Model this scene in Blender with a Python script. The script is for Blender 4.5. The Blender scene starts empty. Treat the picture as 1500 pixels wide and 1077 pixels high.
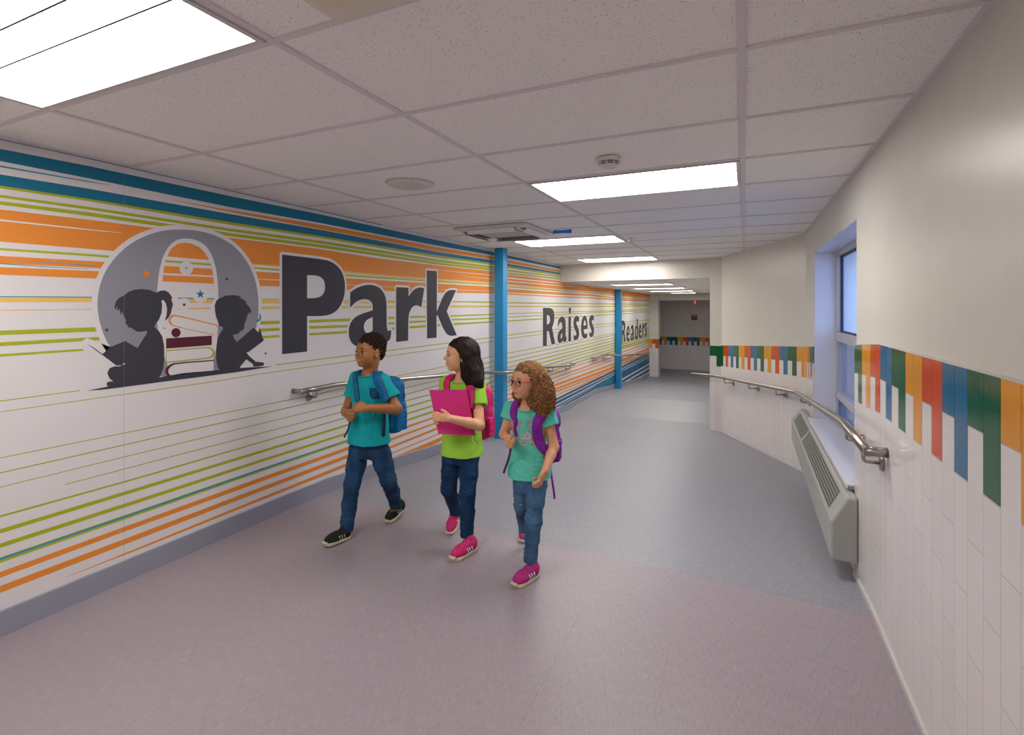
import bpy, bmesh, math, random
from math import sin, cos, pi, radians
from mathutils import Vector, Matrix, noise
from mathutils.geometry import tessellate_polygon
SC = bpy.context.scene
COL = SC.collection
random.seed(7)

# ------------------------------------------------------------------ camera
F, TH, HY, CX, EYE = 745.0, radians(24.6), 450.5, 750.0, 1.495
cam = bpy.data.objects.new('camera', bpy.data.cameras.new('camera'))
COL.objects.link(cam)
cam.location = (0, 0, EYE)
cam.rotation_euler = (radians(90), 0, TH)
cam.data.sensor_width = 36
cam.data.lens = F / 1500 * 36
cam.data.shift_y = -(538.5 - HY) / 1500
cam.data.clip_start = 0.02
SC.camera = cam
CR = Vector((cos(TH), sin(TH), 0)); CF = Vector((-sin(TH), cos(TH), 0)); CU = Vector((0, 0, 1))

def W(px, py, Z):                     # a measured point of the place: image position and distance
    return Vector((0, 0, EYE)) + CF * Z + CR * ((px - CX) / F * Z) + CU * ((HY - py) / F * Z)
def on_u(px, py, u):                  # measured point on a wall u = const
    a = (px - CX) / F
    t = u / (a * cos(TH) - sin(TH))
    return ((a * sin(TH) + cos(TH)) * t, EYE + (HY - py) / F * t)     # (v, z)

# ------------------------------------------------------------------ materials
def lin(c):
    if isinstance(c, str):
        c = tuple(int(c[i:i + 2], 16) / 255 for i in (1, 3, 5))
    return tuple((x / 12.92 if x <= 0.04045 else ((x + 0.055) / 1.055) ** 2.4) for x in c) + (1,)
MATS = {}
def mat(name, color='#cccccc', rough=0.5, metal=0.0, emit=None, estr=0, trans=0, coat=0, alpha=1, spec=None):
    if name in MATS: return MATS[name]
    m = bpy.data.materials.new(name); m.use_nodes = True
    b = m.node_tree.nodes['Principled BSDF']
    b.inputs['Base Color'].default_value = lin(color)
    b.inputs['Roughness'].default_value = rough
    b.inputs['Metallic'].default_value = metal
    if emit is not None:
        b.inputs['Emission Color'].default_value = lin(emit); b.inputs['Emission Strength'].default_value = estr
    if trans: b.inputs['Transmission Weight'].default_value = trans
    if coat: b.inputs['Coat Weight'].default_value = coat
    if spec is not None: b.inputs['Specular IOR Level'].default_value = spec
    if alpha < 1: b.inputs['Alpha'].default_value = alpha
    MATS[name] = m
    return m
def nt(m): return m.node_tree.nodes, m.node_tree.links, m.node_tree.nodes['Principled BSDF']
def add_noise(m, c2, scale=20, lo=0.35, hi=0.65, coords='Object', stretch=(1, 1, 1), bump=0, bscale=None, detail=4, dist=0.002):
    n, l, b = nt(m)
    tc = n.new('ShaderNodeTexCoord'); mp = n.new('ShaderNodeMapping'); mp.inputs['Scale'].default_value = stretch
    l.new(tc.outputs[coords], mp.inputs['Vector'])
    no = n.new('ShaderNodeTexNoise'); no.inputs['Scale'].default_value = scale; no.inputs['Detail'].default_value = detail
    l.new(mp.outputs[0], no.inputs['Vector'])
    r = n.new('ShaderNodeValToRGB'); r.color_ramp.elements[0].position = lo; r.color_ramp.elements[1].position = hi
    r.color_ramp.elements[0].color = b.inputs['Base Color'].default_value[:]; r.color_ramp.elements[1].color = lin(c2)
    l.new(no.outputs['Fac'], r.inputs['Fac']); l.new(r.outputs[0], b.inputs['Base Color'])
    if bump:
        n2 = n.new('ShaderNodeTexNoise'); n2.inputs['Scale'].default_value = bscale or scale; n2.inputs['Detail'].default_value = 5
        l.new(mp.outputs[0], n2.inputs['Vector'])
        bp = n.new('ShaderNodeBump'); bp.inputs['Strength'].default_value = bump; bp.inputs['Distance'].default_value = dist
        l.new(n2.outputs['Fac'], bp.inputs['Height']); l.new(bp.outputs[0], b.inputs['Normal'])
    return m

# ------------------------------------------------------------------ object helpers
def link(name, bm, mats=(), parent=None, smooth=False, kind=None, recalc=True):
    if recalc: bmesh.ops.recalc_face_normals(bm, faces=bm.faces)
    me = bpy.data.meshes.new(name); bm.to_mesh(me); bm.free()
    for m in (mats if isinstance(mats, (list, tuple)) else [mats]): me.materials.append(m)
    if smooth:
        me.polygons.foreach_set('use_smooth', [True] * len(me.polygons))
    o = bpy.data.objects.new(name, me); COL.objects.link(o)
    if parent: o.parent = parent
    if kind: o['kind'] = kind
    return o
def thing(name, label, cat, loc=(0, 0, 0), rz=0, group=None):
    o = bpy.data.objects.new(name, None); COL.objects.link(o)
    o.empty_display_size = 0.1
    o.location = loc; o.rotation_euler = (0, 0, rz)
    tag(o, label, cat, group); return o
def tag(o, label, cat=None, group=None):
    o['label'] = label
    if cat: o['category'] = cat
    if group: o['group'] = group
    return o
def box(bm, a, b, mi=0):
    x0, y0, z0 = a; x1, y1, z1 = b
    v = [bm.verts.new(p) for p in ((x0, y0, z0), (x1, y0, z0), (x1, y1, z0), (x0, y1, z0), (x0, y0, z1), (x1, y0, z1), (x1, y1, z1), (x0, y1, z1))]
    for q in ((0, 3, 2, 1), (4, 5, 6, 7), (0, 1, 5, 4), (1, 2, 6, 5), (2, 3, 7, 6), (3, 0, 4, 7)):
        f = bm.faces.new([v[i] for i in q]); f.material_index = mi
def quad(bm, pts, mi=0):
    f = bm.faces.new([bm.verts.new(p) for p in pts]); f.material_index = mi; return f
def prism(bm, pts, d, mi=0):           # polygon pts extruded by vector d
    n = len(pts); d = Vector(d)
    A = [bm.verts.new(Vector(p)) for p in pts]; B = [bm.verts.new(Vector(p) + d) for p in pts]
    fs = [bm.faces.new(A), bm.faces.new(B[::-1])]
    for i in range(n): fs.append(bm.faces.new((A[i], B[i], B[(i + 1) % n], A[(i + 1) % n])))
    for f in fs: f.material_index = mi
def tube(bm, pts, r, seg=12, mi=0, caps=True, closed=False):
    pts = [Vector(p) for p in pts]; n = len(pts); rings = []; up = None
    for i, p in enumerate(pts):
        if closed: t = (pts[(i + 1) % n] - pts[i - 1]).normalized()
        else:
            t = (pts[min(i + 1, n - 1)] - pts[max(i - 1, 0)]).normalized()
        if up is None:
            up = t.orthogonal().normalized()
        up = (up - t * up.dot(t)).normalized()
        s = t.cross(up)
        k = 1.0
        if 0 < i < n - 1:
            c = (pts[i] - pts[i - 1]).normalized().dot(t); k = 1 / max(c, .5)
        rr = r[i] if isinstance(r, (list, tuple)) else r
        rings.append([bm.verts.new(p + (up * cos(a) + s * sin(a)) * rr * (1 if k == 1 else 1)) for a in (2 * pi * j / seg for j in range(seg))])
    m = n if closed else n - 1
    for i in range(m):
        A, B = rings[i], rings[(i + 1) % n]
        for j in range(seg):
            f = bm.faces.new((A[j], A[(j + 1) % seg], B[(j + 1) % seg], B[j])); f.material_index = mi; f.smooth = True
    if caps and not closed:
        for q in (rings[0][::-1], rings[-1]):
            f = bm.faces.new(q); f.material_index = mi
def round_path(pts, r, n=6):           # fillet the corners of a polyline
    pts = [Vector(p) for p in pts]; out = [pts[0]]
    for i in range(1, len(pts) - 1):
        a, b, c = pts[i - 1], pts[i], pts[i + 1]
        d1 = (a - b); d2 = (c - b); k = min(r, d1.length * .45, d2.length * .45)
        p, q = b + d1.normalized() * k, b + d2.normalized() * k
        for j in range(n + 1):
            t = j / n; out.append(p * (1 - t) ** 2 + b * 2 * t * (1 - t) + q * t * t)
    out.append(pts[-1]); return out
def disc(bm, c, nrm, r0, r1, h, seg=24, mi=0):   # frustum from c along nrm
    nrm = Vector(nrm).normalized(); u = nrm.orthogonal().normalized(); w = nrm.cross(u); c = Vector(c)
    A = [bm.verts.new(c + (u * cos(2 * pi * j / seg) + w * sin(2 * pi * j / seg)) * r0) for j in range(seg)]
    B = [bm.verts.new(c + nrm * h + (u * cos(2 * pi * j / seg) + w * sin(2 * pi * j / seg)) * r1) for j in range(seg)]
    for j in range(seg):
        f = bm.faces.new((A[j], A[(j + 1) % seg], B[(j + 1) % seg], B[j])); f.material_index = mi
    for q in (A[::-1], B): bm.faces.new(q).material_index = mi
def bevel(o, w=0.004, seg=2):
    m = o.modifiers.new('bevel', 'BEVEL'); m.width = w; m.segments = seg; m.limit_method = 'ANGLE'; m.angle_limit = radians(40)
    return o

# ------------------------------------------------------------------ the ramped corridor
UL, UR, CE = -3.075, 0.580, EYE + 0.772
S = 0.0775
def vstart(u): return 3.13 - (u - UL) / (UR - UL) * 0.18
def fz(u, v):
    v0 = vstart(u)
    if v <= v0: return 0.0
    if v <= 9.13: return -S * (v - v0) * (0.465 / (S * (9.13 - v0)))
    if v <= 11.2: return -0.465
    if v <= 17.45: return -0.465 - S * (v - 11.2)
    return -0.465 - S * 6.25
V0 = -2.6
# ------------------------------------------------------------------ room materials
m_floor = mat('streaked_vinyl', '#8d858d', 0.42)
def floor_mat(m, c1, c2, stretch, scale, speck=0):
    n, l, b = nt(m)
    tc = n.new('ShaderNodeTexCoord'); mp = n.new('ShaderNodeMapping'); mp.inputs['Scale'].default_value = stretch
    mp.inputs['Rotation'].default_value = (0, 0, 0.0)
    l.new(tc.outputs['Object'], mp.inputs['Vector'])
    no = n.new('ShaderNodeTexNoise'); no.inputs['Scale'].default_value = scale; no.inputs['Detail'].default_value = 3
    l.new(mp.outputs[0], no.inputs['Vector'])
    r = n.new('ShaderNodeValToRGB'); r.color_ramp.elements[0].position = .3; r.color_ramp.elements[1].position = .7
    r.color_ramp.elements[0].color = lin(c1); r.color_ramp.elements[1].color = lin(c2)
    l.new(no.outputs['Fac'], r.inputs['Fac'])
    out = r.outputs[0]
    # large soft variation
    n3 = n.new('ShaderNodeTexNoise'); n3.inputs['Scale'].default_value = .9; n3.inputs['Detail'].default_value = 2
    l.new(tc.outputs['Object'], n3.inputs['Vector'])
    r3 = n.new('ShaderNodeMapRange'); r3.inputs[3].default_value = .94; r3.inputs[4].default_value = 1.05
    l.new(n3.outputs['Fac'], r3.inputs[0])
    mx = n.new('ShaderNodeVectorMath'); mx.operation = 'SCALE'
    l.new(out, mx.inputs[0]); l.new(r3.outputs[0], mx.inputs['Scale']); out = mx.outputs[0]
    if speck:
        vo = n.new('ShaderNodeTexVoronoi'); vo.inputs['Scale'].default_value = speck; l.new(tc.outputs['Object'], vo.inputs['Vector'])
        lt = n.new('ShaderNodeMath'); lt.operation = 'LESS_THAN'; lt.inputs[1].default_value = .17
        l.new(vo.outputs['Distance'], lt.inputs[0])
        wn = n.new('ShaderNodeSeparateColor'); l.new(vo.outputs['Color'], wn.inputs[0])
        g = n.new('ShaderNodeMath'); g.operation = 'GREATER_THAN'; g.inputs[1].default_value = .6; l.new(wn.outputs[0], g.inputs[0])
        mu = n.new('ShaderNodeMath'); mu.operation = 'MULTIPLY'; l.new(lt.outputs[0], mu.inputs[0]); l.new(g.outputs[0], mu.inputs[1])
        mm = n.new('ShaderNodeMix'); mm.data_type = 'RGBA'; l.new(mu.outputs[0], mm.inputs['Factor'])
        l.new(out, mm.inputs[6]); mm.inputs[7].default_value = lin('#cfc9c6'); out = mm.outputs[2]
    l.new(out, b.inputs['Base Color'])
    return r
floor_mat(m_floor, '#8d828a', '#a2979e', (60, 5, 1), 5)
m_ramp = mat('speckled_rubber', '#80808a', 0.40)
floor_mat(m_ramp, '#85868f', '#93949d', (1, 1, 1), 60, 95)

m_ceil = mat('ceiling_tile', '#d9d2d0', 0.9)
n, l, b = nt(m_ceil)
tc = n.new('ShaderNodeTexCoord')
vo = n.new('ShaderNodeTexVoronoi'); vo.inputs['Scale'].default_value = 135; l.new(tc.outputs['Object'], vo.inputs['Vector'])
sepc = n.new('ShaderNodeSeparateColor'); l.new(vo.outputs['Color'], sepc.inputs[0])
mr = n.new('ShaderNodeMapRange'); mr.inputs[3].default_value = .03; mr.inputs[4].default_value = .25; l.new(sepc.outputs[0], mr.inputs[0])
lt = n.new('ShaderNodeMath'); lt.operation = 'LESS_THAN'; l.new(vo.outputs['Distance'], lt.inputs[0]); l.new(mr.outputs[0], lt.inputs[1])
mm = n.new('ShaderNodeMix'); mm.data_type = 'RGBA'; l.new(lt.outputs[0], mm.inputs['Factor'])
mm.inputs[6].default_value = lin('#f3f0ee'); mm.inputs[7].default_value = lin('#8f8785')
l.new(mm.outputs[2], b.inputs['Base Color'])
m_grid = mat('ceiling_grid_metal', '#dad3d7', 0.5)
m_paint = mat('wall_paint', '#d3cfc6', 0.33); add_noise(m_paint, '#d6d2c9', 8, bump=.05, bscale=120)
m_paint2 = mat('soffit_paint', '#d2cec6', 0.5)
m_white = mat('white_trim', '#dedede', 0.4)
m_base = mat('cove_base', '#8b8d9c', 0.35)
m_steel = mat('brushed_steel', '#a9a29c', 0.3, 1.0)
m_blue = mat('blue_column_paint', '#0f86bd', 0.35)

def tile_mat():
    m = mat('white_glazed_tile', '#e2dddc', 0.12)
    n, l, b = nt(m)
    uv = n.new('ShaderNodeUVMap'); uv.uv_map = 'UVMap'
    br = n.new('ShaderNodeTexBrick')
    br.inputs['Scale'].default_value = 1.0; br.inputs['Brick Width'].default_value = .32; br.inputs['Row Height'].default_value = .1016
    br.inputs['Mortar Size'].default_value = .0011; br.inputs['Mortar Smooth'].default_value = .3
    br.offset = .5
    br.inputs['Color1'].default_value = lin('#e0dbda'); br.inputs['Color2'].default_value = lin('#dcd7d7'); br.inputs['Mortar'].default_value = lin('#aca5a2')
    l.new(uv.outputs[0], br.inputs['Vector']); l.new(br.outputs['Color'], b.inputs['Base Color'])
    bp = n.new('ShaderNodeBump'); bp.invert = True; bp.inputs['Strength'].default_value = .6; bp.inputs['Distance'].default_value = .0015
    l.new(br.outputs['Fac'], bp.inputs['Height']); l.new(bp.outputs[0], b.inputs['Normal'])
    return m
m_tile = tile_mat()
TC = {'green': '#0f5a34', 'orange': '#dd9418', 'red': '#cf4a10', 'blue': '#1f6a94'}
m_tc = {k: mat('glazed_tile_' + k, c, 0.10, spec=.35) for k, c in TC.items()}
for k in m_tc:
    add_noise(m_tc[k], TC[k], 3, bump=.25, bscale=9, dist=.004)

# ------------------------------------------------------------------ floor: landing, ramp, landing, ramp, lower hall
def strip_floor(name, vs, m, u0=UL - .02, u1=UR + .2, th=.12):
    bm = bmesh.new(); rows = []
    us = [u0, UL, UR, u1]
    for v in vs:
        rows.append([bm.verts.new((u, (vstart(u) if v is None else v), fz(u, (vstart(u) if v is None else v)))) for u in us])
    for a, b_ in zip(rows, rows[1:]):
        for i in range(3): bm.faces.new((a[i], a[i + 1], b_[i + 1], b_[i]))
    g = bmesh.ops.extrude_face_region(bm, geom=bm.faces[:])
    for e in g['geom']:
        if isinstance(e, bmesh.types.BMVert): e.co.z -= th
    return link(name, bm, m, kind='structure')
fl = strip_floor('floor', [V0, 0, 1, 2, None], m_floor)
fr = strip_floor('floor', [None, 4, 5, 6, 7, 8, 9.13, 10, 11.2, 12.5, 14, 15.5, 17.45, 18.4, 22.6], m_ramp, u0=UL - 1.35, u1=UR + .8)
# seams in the sheet vinyl: thin scored lines, a hair above the sheet
bm = bmesh.new()
def seam(p, q, w=.0025):
    p = Vector(p + (0.0006,)); q = Vector(q + (0.0006,)); d = (q - p).normalized(); s = Vector((-d.y, d.x, 0)) * w / 2
    quad(bm, (p - s, q - s, q + s, p + s))
seam((-.73, 1.5), (-.73, 2.5), .0012); seam((-.30, 1.9), (-.30, 2.3), .001); seam((-.2, 2.27), (.38, 2.2), .001)
seam((.1, 2.5), (.5, 2.46), .0014)
link('trim_1', bm, mat('vinyl_seam', '#7b7079', .6), kind='structure')

# ------------------------------------------------------------------ left wall
bm = bmesh.new()
box(bm, (UL - .15, V0, -1.2), (UL, 18.6, CE + .1))
wl = link('wall_left', bm, m_paint2, kind='structure')
# cove base following the ramps
def base_strip(name, pts, h, t, m, nrm, n_=None):     # pts (x,y,z) along the foot of a wall
    bm = bmesh.new(); nrm = Vector(nrm); prof = [(0, -.03), (t * 1.0, -.03), (t * 1.0, .012), (t, h - .004), (t * .6, h), (0, h)]
    rings = []
    for p in pts:
        p = Vector(p); rings.append([bm.verts.new(p + nrm * a + Vector((0, 0, z))) for a, z in prof])
    for A, B in zip(rings, rings[1:]):
        for j in range(len(prof)):
            k = (j + 1) % len(prof); bm.faces.new((A[j], A[k], B[k], B[j]))
    bm.faces.new(rings[0]); bm.faces.new(rings[-1][::-1])
    return link(name, bm, m, kind='structure')
vsL = [V0, 3.13, 4.5, 6, 7.5, 9.13, 11.2, 13, 15, 17.45, 18.36]
base_strip('baseboard_left', [(UL, v, fz(UL, v)) for v in vsL], .118, .010, m_base, (1, 0, 0))

# ------------------------------------------------------------------ right wall, window recess, angled tile wall, pillar
W0, W1, WZ = 3.46, 5.40, 2.005        # window recess along v and its head height
REC = 0.20
bm = bmesh.new()
box(bm, (UR, V0, -.9), (UR + .42, W0, CE + .1))
box(bm, (UR, W0, WZ), (UR + .42, W1, CE + .1))
box(bm, (UR, W1, -.9), (UR + .42, 6.11, CE + .1))
box(bm, (UR, W0, -.9), (UR + .42, W1, .43))
wr = link('wall_right', bm, m_paint, kind='structure')
P1 = Vector((UR, 6.11)); P2 = Vector((-.325, 8.45)); P3 = Vector((-.495, 8.49))
def wall_seg(name, a, b_, m, t=.2, z0=-1.2, z1=CE + .1, side=1):
    a = Vector(a); b_ = Vector(b_); d = (b_ - a).normalized(); nn = Vector((d.y, -d.x)) * side * t
    bm = bmesh.new()
    prism(bm, [(a.x, a.y, z0), (b_.x, b_.y, z0), (b_.x + nn.x, b_.y + nn.y, z0), (a.x + nn.x, a.y + nn.y, z0)], (0, 0, z1 - z0))
    return link(name, bm, m, kind='structure')
wall_seg('wall_angled', P1, P2, m_paint, .2)
bm = bmesh.new(); prism(bm, [(P2.x + .01, P2.y, -1.2), (P3.x, P3.y, -1.2), (P3.x, 18.9, -1.2), (P2.x + .01, 18.9, -1.2)], (0, 0, CE + 1.2))
link('wall_corridor', bm, m_paint, kind='structure')

TB = 1.322                            # top of the tiled wainscot above the walking surface
def tile_panel(name, a, b_, zf, cols, t=.010, n0=0, top=TB, first='short', cap=True, wood=True):
    """glazed wainscot from plan point a to b; zf(s) is the local floor; cols colours per pair from a"""
    a = Vector(a); b_ = Vector(b_); L = (b_ - a).length; d = (b_ - a) / L; nn = Vector((-d.y, d.x)) * t
    bm = bmesh.new(); uvl = bm.loops.layers.uv.new('UVMap'); w = .1016
    keys = ['white', 'green', 'orange', 'red', 'blue']
    def P(s, z, off): p = a + d * s + nn * off; return (p.x, p.y, z)
    def slab(s0, s1, z0a, z0b, z1a, z1b, mi, off, n_):
        vs_f = [bm.verts.new(P(s, z, off)) for s, z in ((s0, z0a), (s1, z0b), (s1, z1b), (s0, z1a))]
        vs_b = [bm.verts.new(P(s, z, 0)) for s, z in ((s0, z0a), (s1, z0b), (s1, z1b), (s0, z1a))]
        uvs = [(s0, z0a - zf(s0)), (s1, z0b - zf(s1)), (s1, z1b - zf(s1)), (s0, z1a - zf(s0))]
        f = bm.faces.new(vs_f); f.material_index = mi
        for lp, (s, z) in zip(f.loops, uvs): lp[uvl].uv = (z - top + .16 * 4 + (0), s + n_ * w)
        for i in range(4):
            k = (i + 1) % 4; g = bm.faces.new((vs_f[i], vs_b[i], vs_b[k], vs_f[k])); g.material_index = mi
            for lp in g.loops: lp[uvl].uv = (.1, .05)
    s = 0; i = n0
    while s < L - 1e-4:
        e = min(L, s + w)
        za, zb = zf(s), zf(e)
        pair = cols[(i // 2) % len(cols)]; long_ = (i % 2 == 1)
        ln = .3175 if long_ else .158
        mi = keys.index(pair)
        slab(s, e, za - .03, zb - .03, za + top - ln, zb + top - ln, 0, 1, n0)
        slab(s + .0011, e - .0011, za + top - ln + .0008, zb + top - ln + .0008, za + top, zb + top, mi, 1.02, n0)
        s = e; i += 1
    o = link(name, bm, [m_tile] + [m_tc[k] for k in keys[1:]], kind='structure', recalc=False)
    if cap:
        bm = bmesh.new(); pts = []
        nseg = max(2, int(L / .5))
        ss = [L * k / nseg for k in range(nseg + 1)]
        if name == 'trim_2': ss = sorted(ss + [s_ for s_ in [abs(a.y - 2.87)] if s_ < L])
        rings = []
        for s_ in ss:
            z = zf(s_) + top
            q = [P(s_, z, 0), P(s_, z, 1.25), P(s_, z + .003, 1.25), P(s_, z + .006, .6), P(s_, z + .006, 0)]
            rings.append([bm.verts.new(x) for x in q])
        for A, B in zip(rings, rings[1:]):
            for j in range(5): bm.faces.new((A[j], A[(j + 1) % 5], B[(j + 1) % 5], B[j]))
        bm.faces.new(rings[0]); bm.faces.new(rings[-1][::-1])
        link(name.replace('trim_', 'trim_1'), bm, mat('tile_edge_trim', '#c4c1be', .35), kind='structure')
    return o
def fr_(v): return fz(UR, v)
# near right wall: walks from the window edge toward the camera. Pairs counted from the window edge
SEQ = ['green', 'orange', 'red', 'blue']
def zf_near(s):
    v = W0 - s
    return 0 if v < 2.87 else -.072 * (v - 2.87)
E_ = 3.47 - W0
tile_panel('trim_2', (UR, W0), (UR, V0), zf_near, SEQ, t=-.010)
# piece of the wall beyond the window
def zf_mid(s): return -.0735 * (6.11 - s - 2.87)
tile_panel('trim_3', (UR, 6.11), (UR, W1), zf_mid, ['orange', 'red', 'green', 'blue'], t=-.010)
LA = (P2 - P1).length
def zf_ang(s): return -.0735 * ((P2.y + (P1.y - P2.y) * s / LA) - 2.87) + .0
tile_panel('trim_4', tuple(P2), tuple(P1), zf_ang, ['green', 'red', 'blue', 'green', 'orange', 'red', 'blue', 'green', 'orange', 'red', 'blue', 'green', 'orange', 'red'], t=-.010, n0=1)
# pillar face at the beam
def pan_flat(name, a, b_, z, cols, n0=0, top=TB, t=-.010): return tile_panel(name, a, b_, (lambda s: z), cols, t=t, n0=n0, top=top)
pan_flat('trim_5', tuple(P3), tuple(P2), zf_ang(0) - .005, ['green'], top=TB - .005)
# tiled base trim: metal edge
base_strip('baseboard_right', [(UR - .010, v, fz(UR, v) if v > 2.95 else 0) for v in (V0, 2.95, W0)], .03, .008, mat('tile_cove', '#c9c4c4', .3), (-1, 0, 0))
dA = (P2 - P1).normalized()
base_strip('baseboard_angled', [(P1.x - .01, P1.y, fz(UR, 6.11)), (P2.x - .008, P2.y - .008, fz(P2.x, P2.y))], .02, .008, MATS['tile_cove'], (-.93, -.36, 0))

# ------------------------------------------------------------------ bulkhead, lower ceiling, far pillar and back wall
CE2 = 1.957
bm = bmesh.new()
prism(bm, [(UL, 8.84, CE2 + .004), (UR + .3, 8.42, CE2 + .004), (UR + .3, 8.72, CE2 + .004), (UL, 9.14, CE2 + .004)], (0, 0, CE + .1 - CE2))
link('trim_6', bm, m_paint2, kind='structure')
bm = bmesh.new(); box(bm, (UL, 8.95, CE2 + .006), (UR + .2, 22.6, CE2 + .08))
link('ceiling', bm, m_ceil, kind='structure')
FZ = fz(0, 20)
bm = bmesh.new()
box(bm, (UL, 18.42, FZ - .1), (-2.767, 18.9, CE2))
box(bm, (-2.767, 18.5, 1.745), (UR + .2, 18.9, CE2))
link('wall_hall', bm, m_paint2, kind='structure')
bm = bmesh.new(); box(bm, (UL - 1.2, 21.0, FZ - .1), (UR + .4, 21.2, 2.3)); box(bm, (UL - 1.3, 18.85, 2.022), (UR + .4, 21.2, 2.1)); box(bm, (UL - 1.3, 18.6, FZ - .1), (UL, 18.85, 2.1)); box(bm, (P2.x, 18.6, FZ - .1), (UR + .4, 21.2, 2.1)); box(bm, (UL - 1.3, 18.9, FZ - .1), (UL - 1.2, 21.2, 2.3))
box(bm, (-2.99, 20.97, FZ - .05), (-2.90, 21.0, 2.2))
link('wall_back', bm, m_paint, kind='structure')
tile_panel('trim_7', (UL, 18.42), (-2.767, 18.42), lambda s: FZ, ['orange', 'red'], t=-.010, n0=1)
tile_panel('trim_8', (-3.73, 20.97), (UR, 20.97), lambda s: FZ - .045, ['orange', 'red', 'blue', 'green', 'orange', 'blue', 'green', 'orange', 'red', 'blue', 'green', 'orange', 'red'], t=-.010, n0=1)
bm = bmesh.new(); prism(bm, [(-2.765, 18.42, FZ + TB), (-2.757, 18.42, FZ + TB), (-2.757, 18.9, FZ + TB), (-2.765, 18.9, FZ + TB)], (0, 0, -.26))
link('trim_9', bm, m_tc['blue'], kind='structure')
# wall behind the camera
bm = bmesh.new(); box(bm, (UL, V0 - .2, -.1), (UR + .4, V0, CE + .1)); link('wall_behind', bm, m_paint, kind='structure')

# ------------------------------------------------------------------ ceiling with lay-in tiles
RU = [-.009 - 1.236 * k for k in range(-1, 4)]           # runner lines
RV0, RVS = 1.056, .6165
bm = bmesh.new(); box(bm, (UL - .02, V0 - .2, CE + .006), (UR + .2, 8.9, CE + .1))
link('ceiling', bm, m_ceil, kind='structure')
bm = bmesh.new()
for u in RU:
    if UL < u < UR: box(bm, (u - .0125, V0, CE - .001), (u + .0125, 8.8, CE + .008))
k = -6
while RV0 + k * RVS < 8.8:
    v = RV0 + k * RVS; k += 1
    if v > V0: box(bm, (UL, v - .0105, CE - .0005), (UR, v + .0105, CE + .008))
box(bm, (UL, V0, CE - .001), (UL + .02, 8.85, CE + .008)); box(bm, (UR - .022, V0, CE - .002), (UR, 6.1, CE + .008))
link('trim_11', bm, m_grid, kind='structure')
bm = bmesh.new()
for u in RU: 
    if UL < u < UR: box(bm, (u - .012, 9.0, CE2), (u + .012, 18.5, CE2 + .008))
for k in range(17): box(bm, (UL, 9.3 + k * .6165, CE2), (-.4, 9.32 + k * .6165, CE2 + .008))
link('trim_10', bm, m_grid, kind='structure')
from mathutils.geometry import delaunay_2d_cdt
# ------------------------------------------------------------------ mural on the left wall
m_mw = mat('mural_white', '#d9d6d8', .45)
MC = {'teal': '#13708f', 'dteal': '#1f5f86', 'olive': '#a8ad22', 'orange': '#e28a35', 'tan': '#dfbb68', 'sky': '#2f8fb0',
      'grey': '#8b8c97', 'dark': '#393943', 'text': '#3f3d41', 'maroon': '#561c2b', 'white': '#e6e4e9', 'back': '#d9d6d8'}
m_mc = {k: mat('mural_' + k, c, .5, spec=.3) for k, c in MC.items()}
MK = list(MC)
def wp(x, y): v, z = on_u(x, y, UL); return (v, z)
def area(p): return sum(p[i][0] * p[(i + 1) % len(p)][1] - p[(i + 1) % len(p)][0] * p[i][1] for i in range(len(p))) / 2
def offset(p, d):
    """outward offset of a closed outline by d (metres)"""
    if area(p) < 0: p = p[::-1]
    out = []; n = len(p)
    for i in range(n):
        a, b_, c = Vector(p[i - 1]), Vector(p[i]), Vector(p[(i + 1) % n])
        e1 = (b_ - a); e2 = (c - b_)
        if e1.length < 1e-9 or e2.length < 1e-9: continue
        e1.normalize(); e2.normalize()
        n1 = Vector((e1.y, -e1.x)); n2 = Vector((e2.y, -e2.x)); m = n1 + n2
        if m.length < .3: m = n1
        m.normalize(); k = d / max(m.dot(n1), .55)
        out.append(tuple(b_ + m * k))
    return out
def smooth_loop(p, it=1, sharp=55):
    """corner-cutting that keeps sharp corners"""
    for _ in range(it):
        out = []; n = len(p)
        for i in range(n):
            a, b_, c = Vector(p[i - 1]), Vector(p[i]), Vector(p[(i + 1) % n])
            ang = math.degrees((b_ - a).angle(c - b_, 0)) if (b_ - a).length > 1e-9 and (c - b_).length > 1e-9 else 0
            if ang > sharp: out.append(tuple(b_))
            else: out += [tuple(b_ + (a - b_) * .25), tuple(b_ + (c - b_) * .25)]
        p = out
    return p
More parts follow.
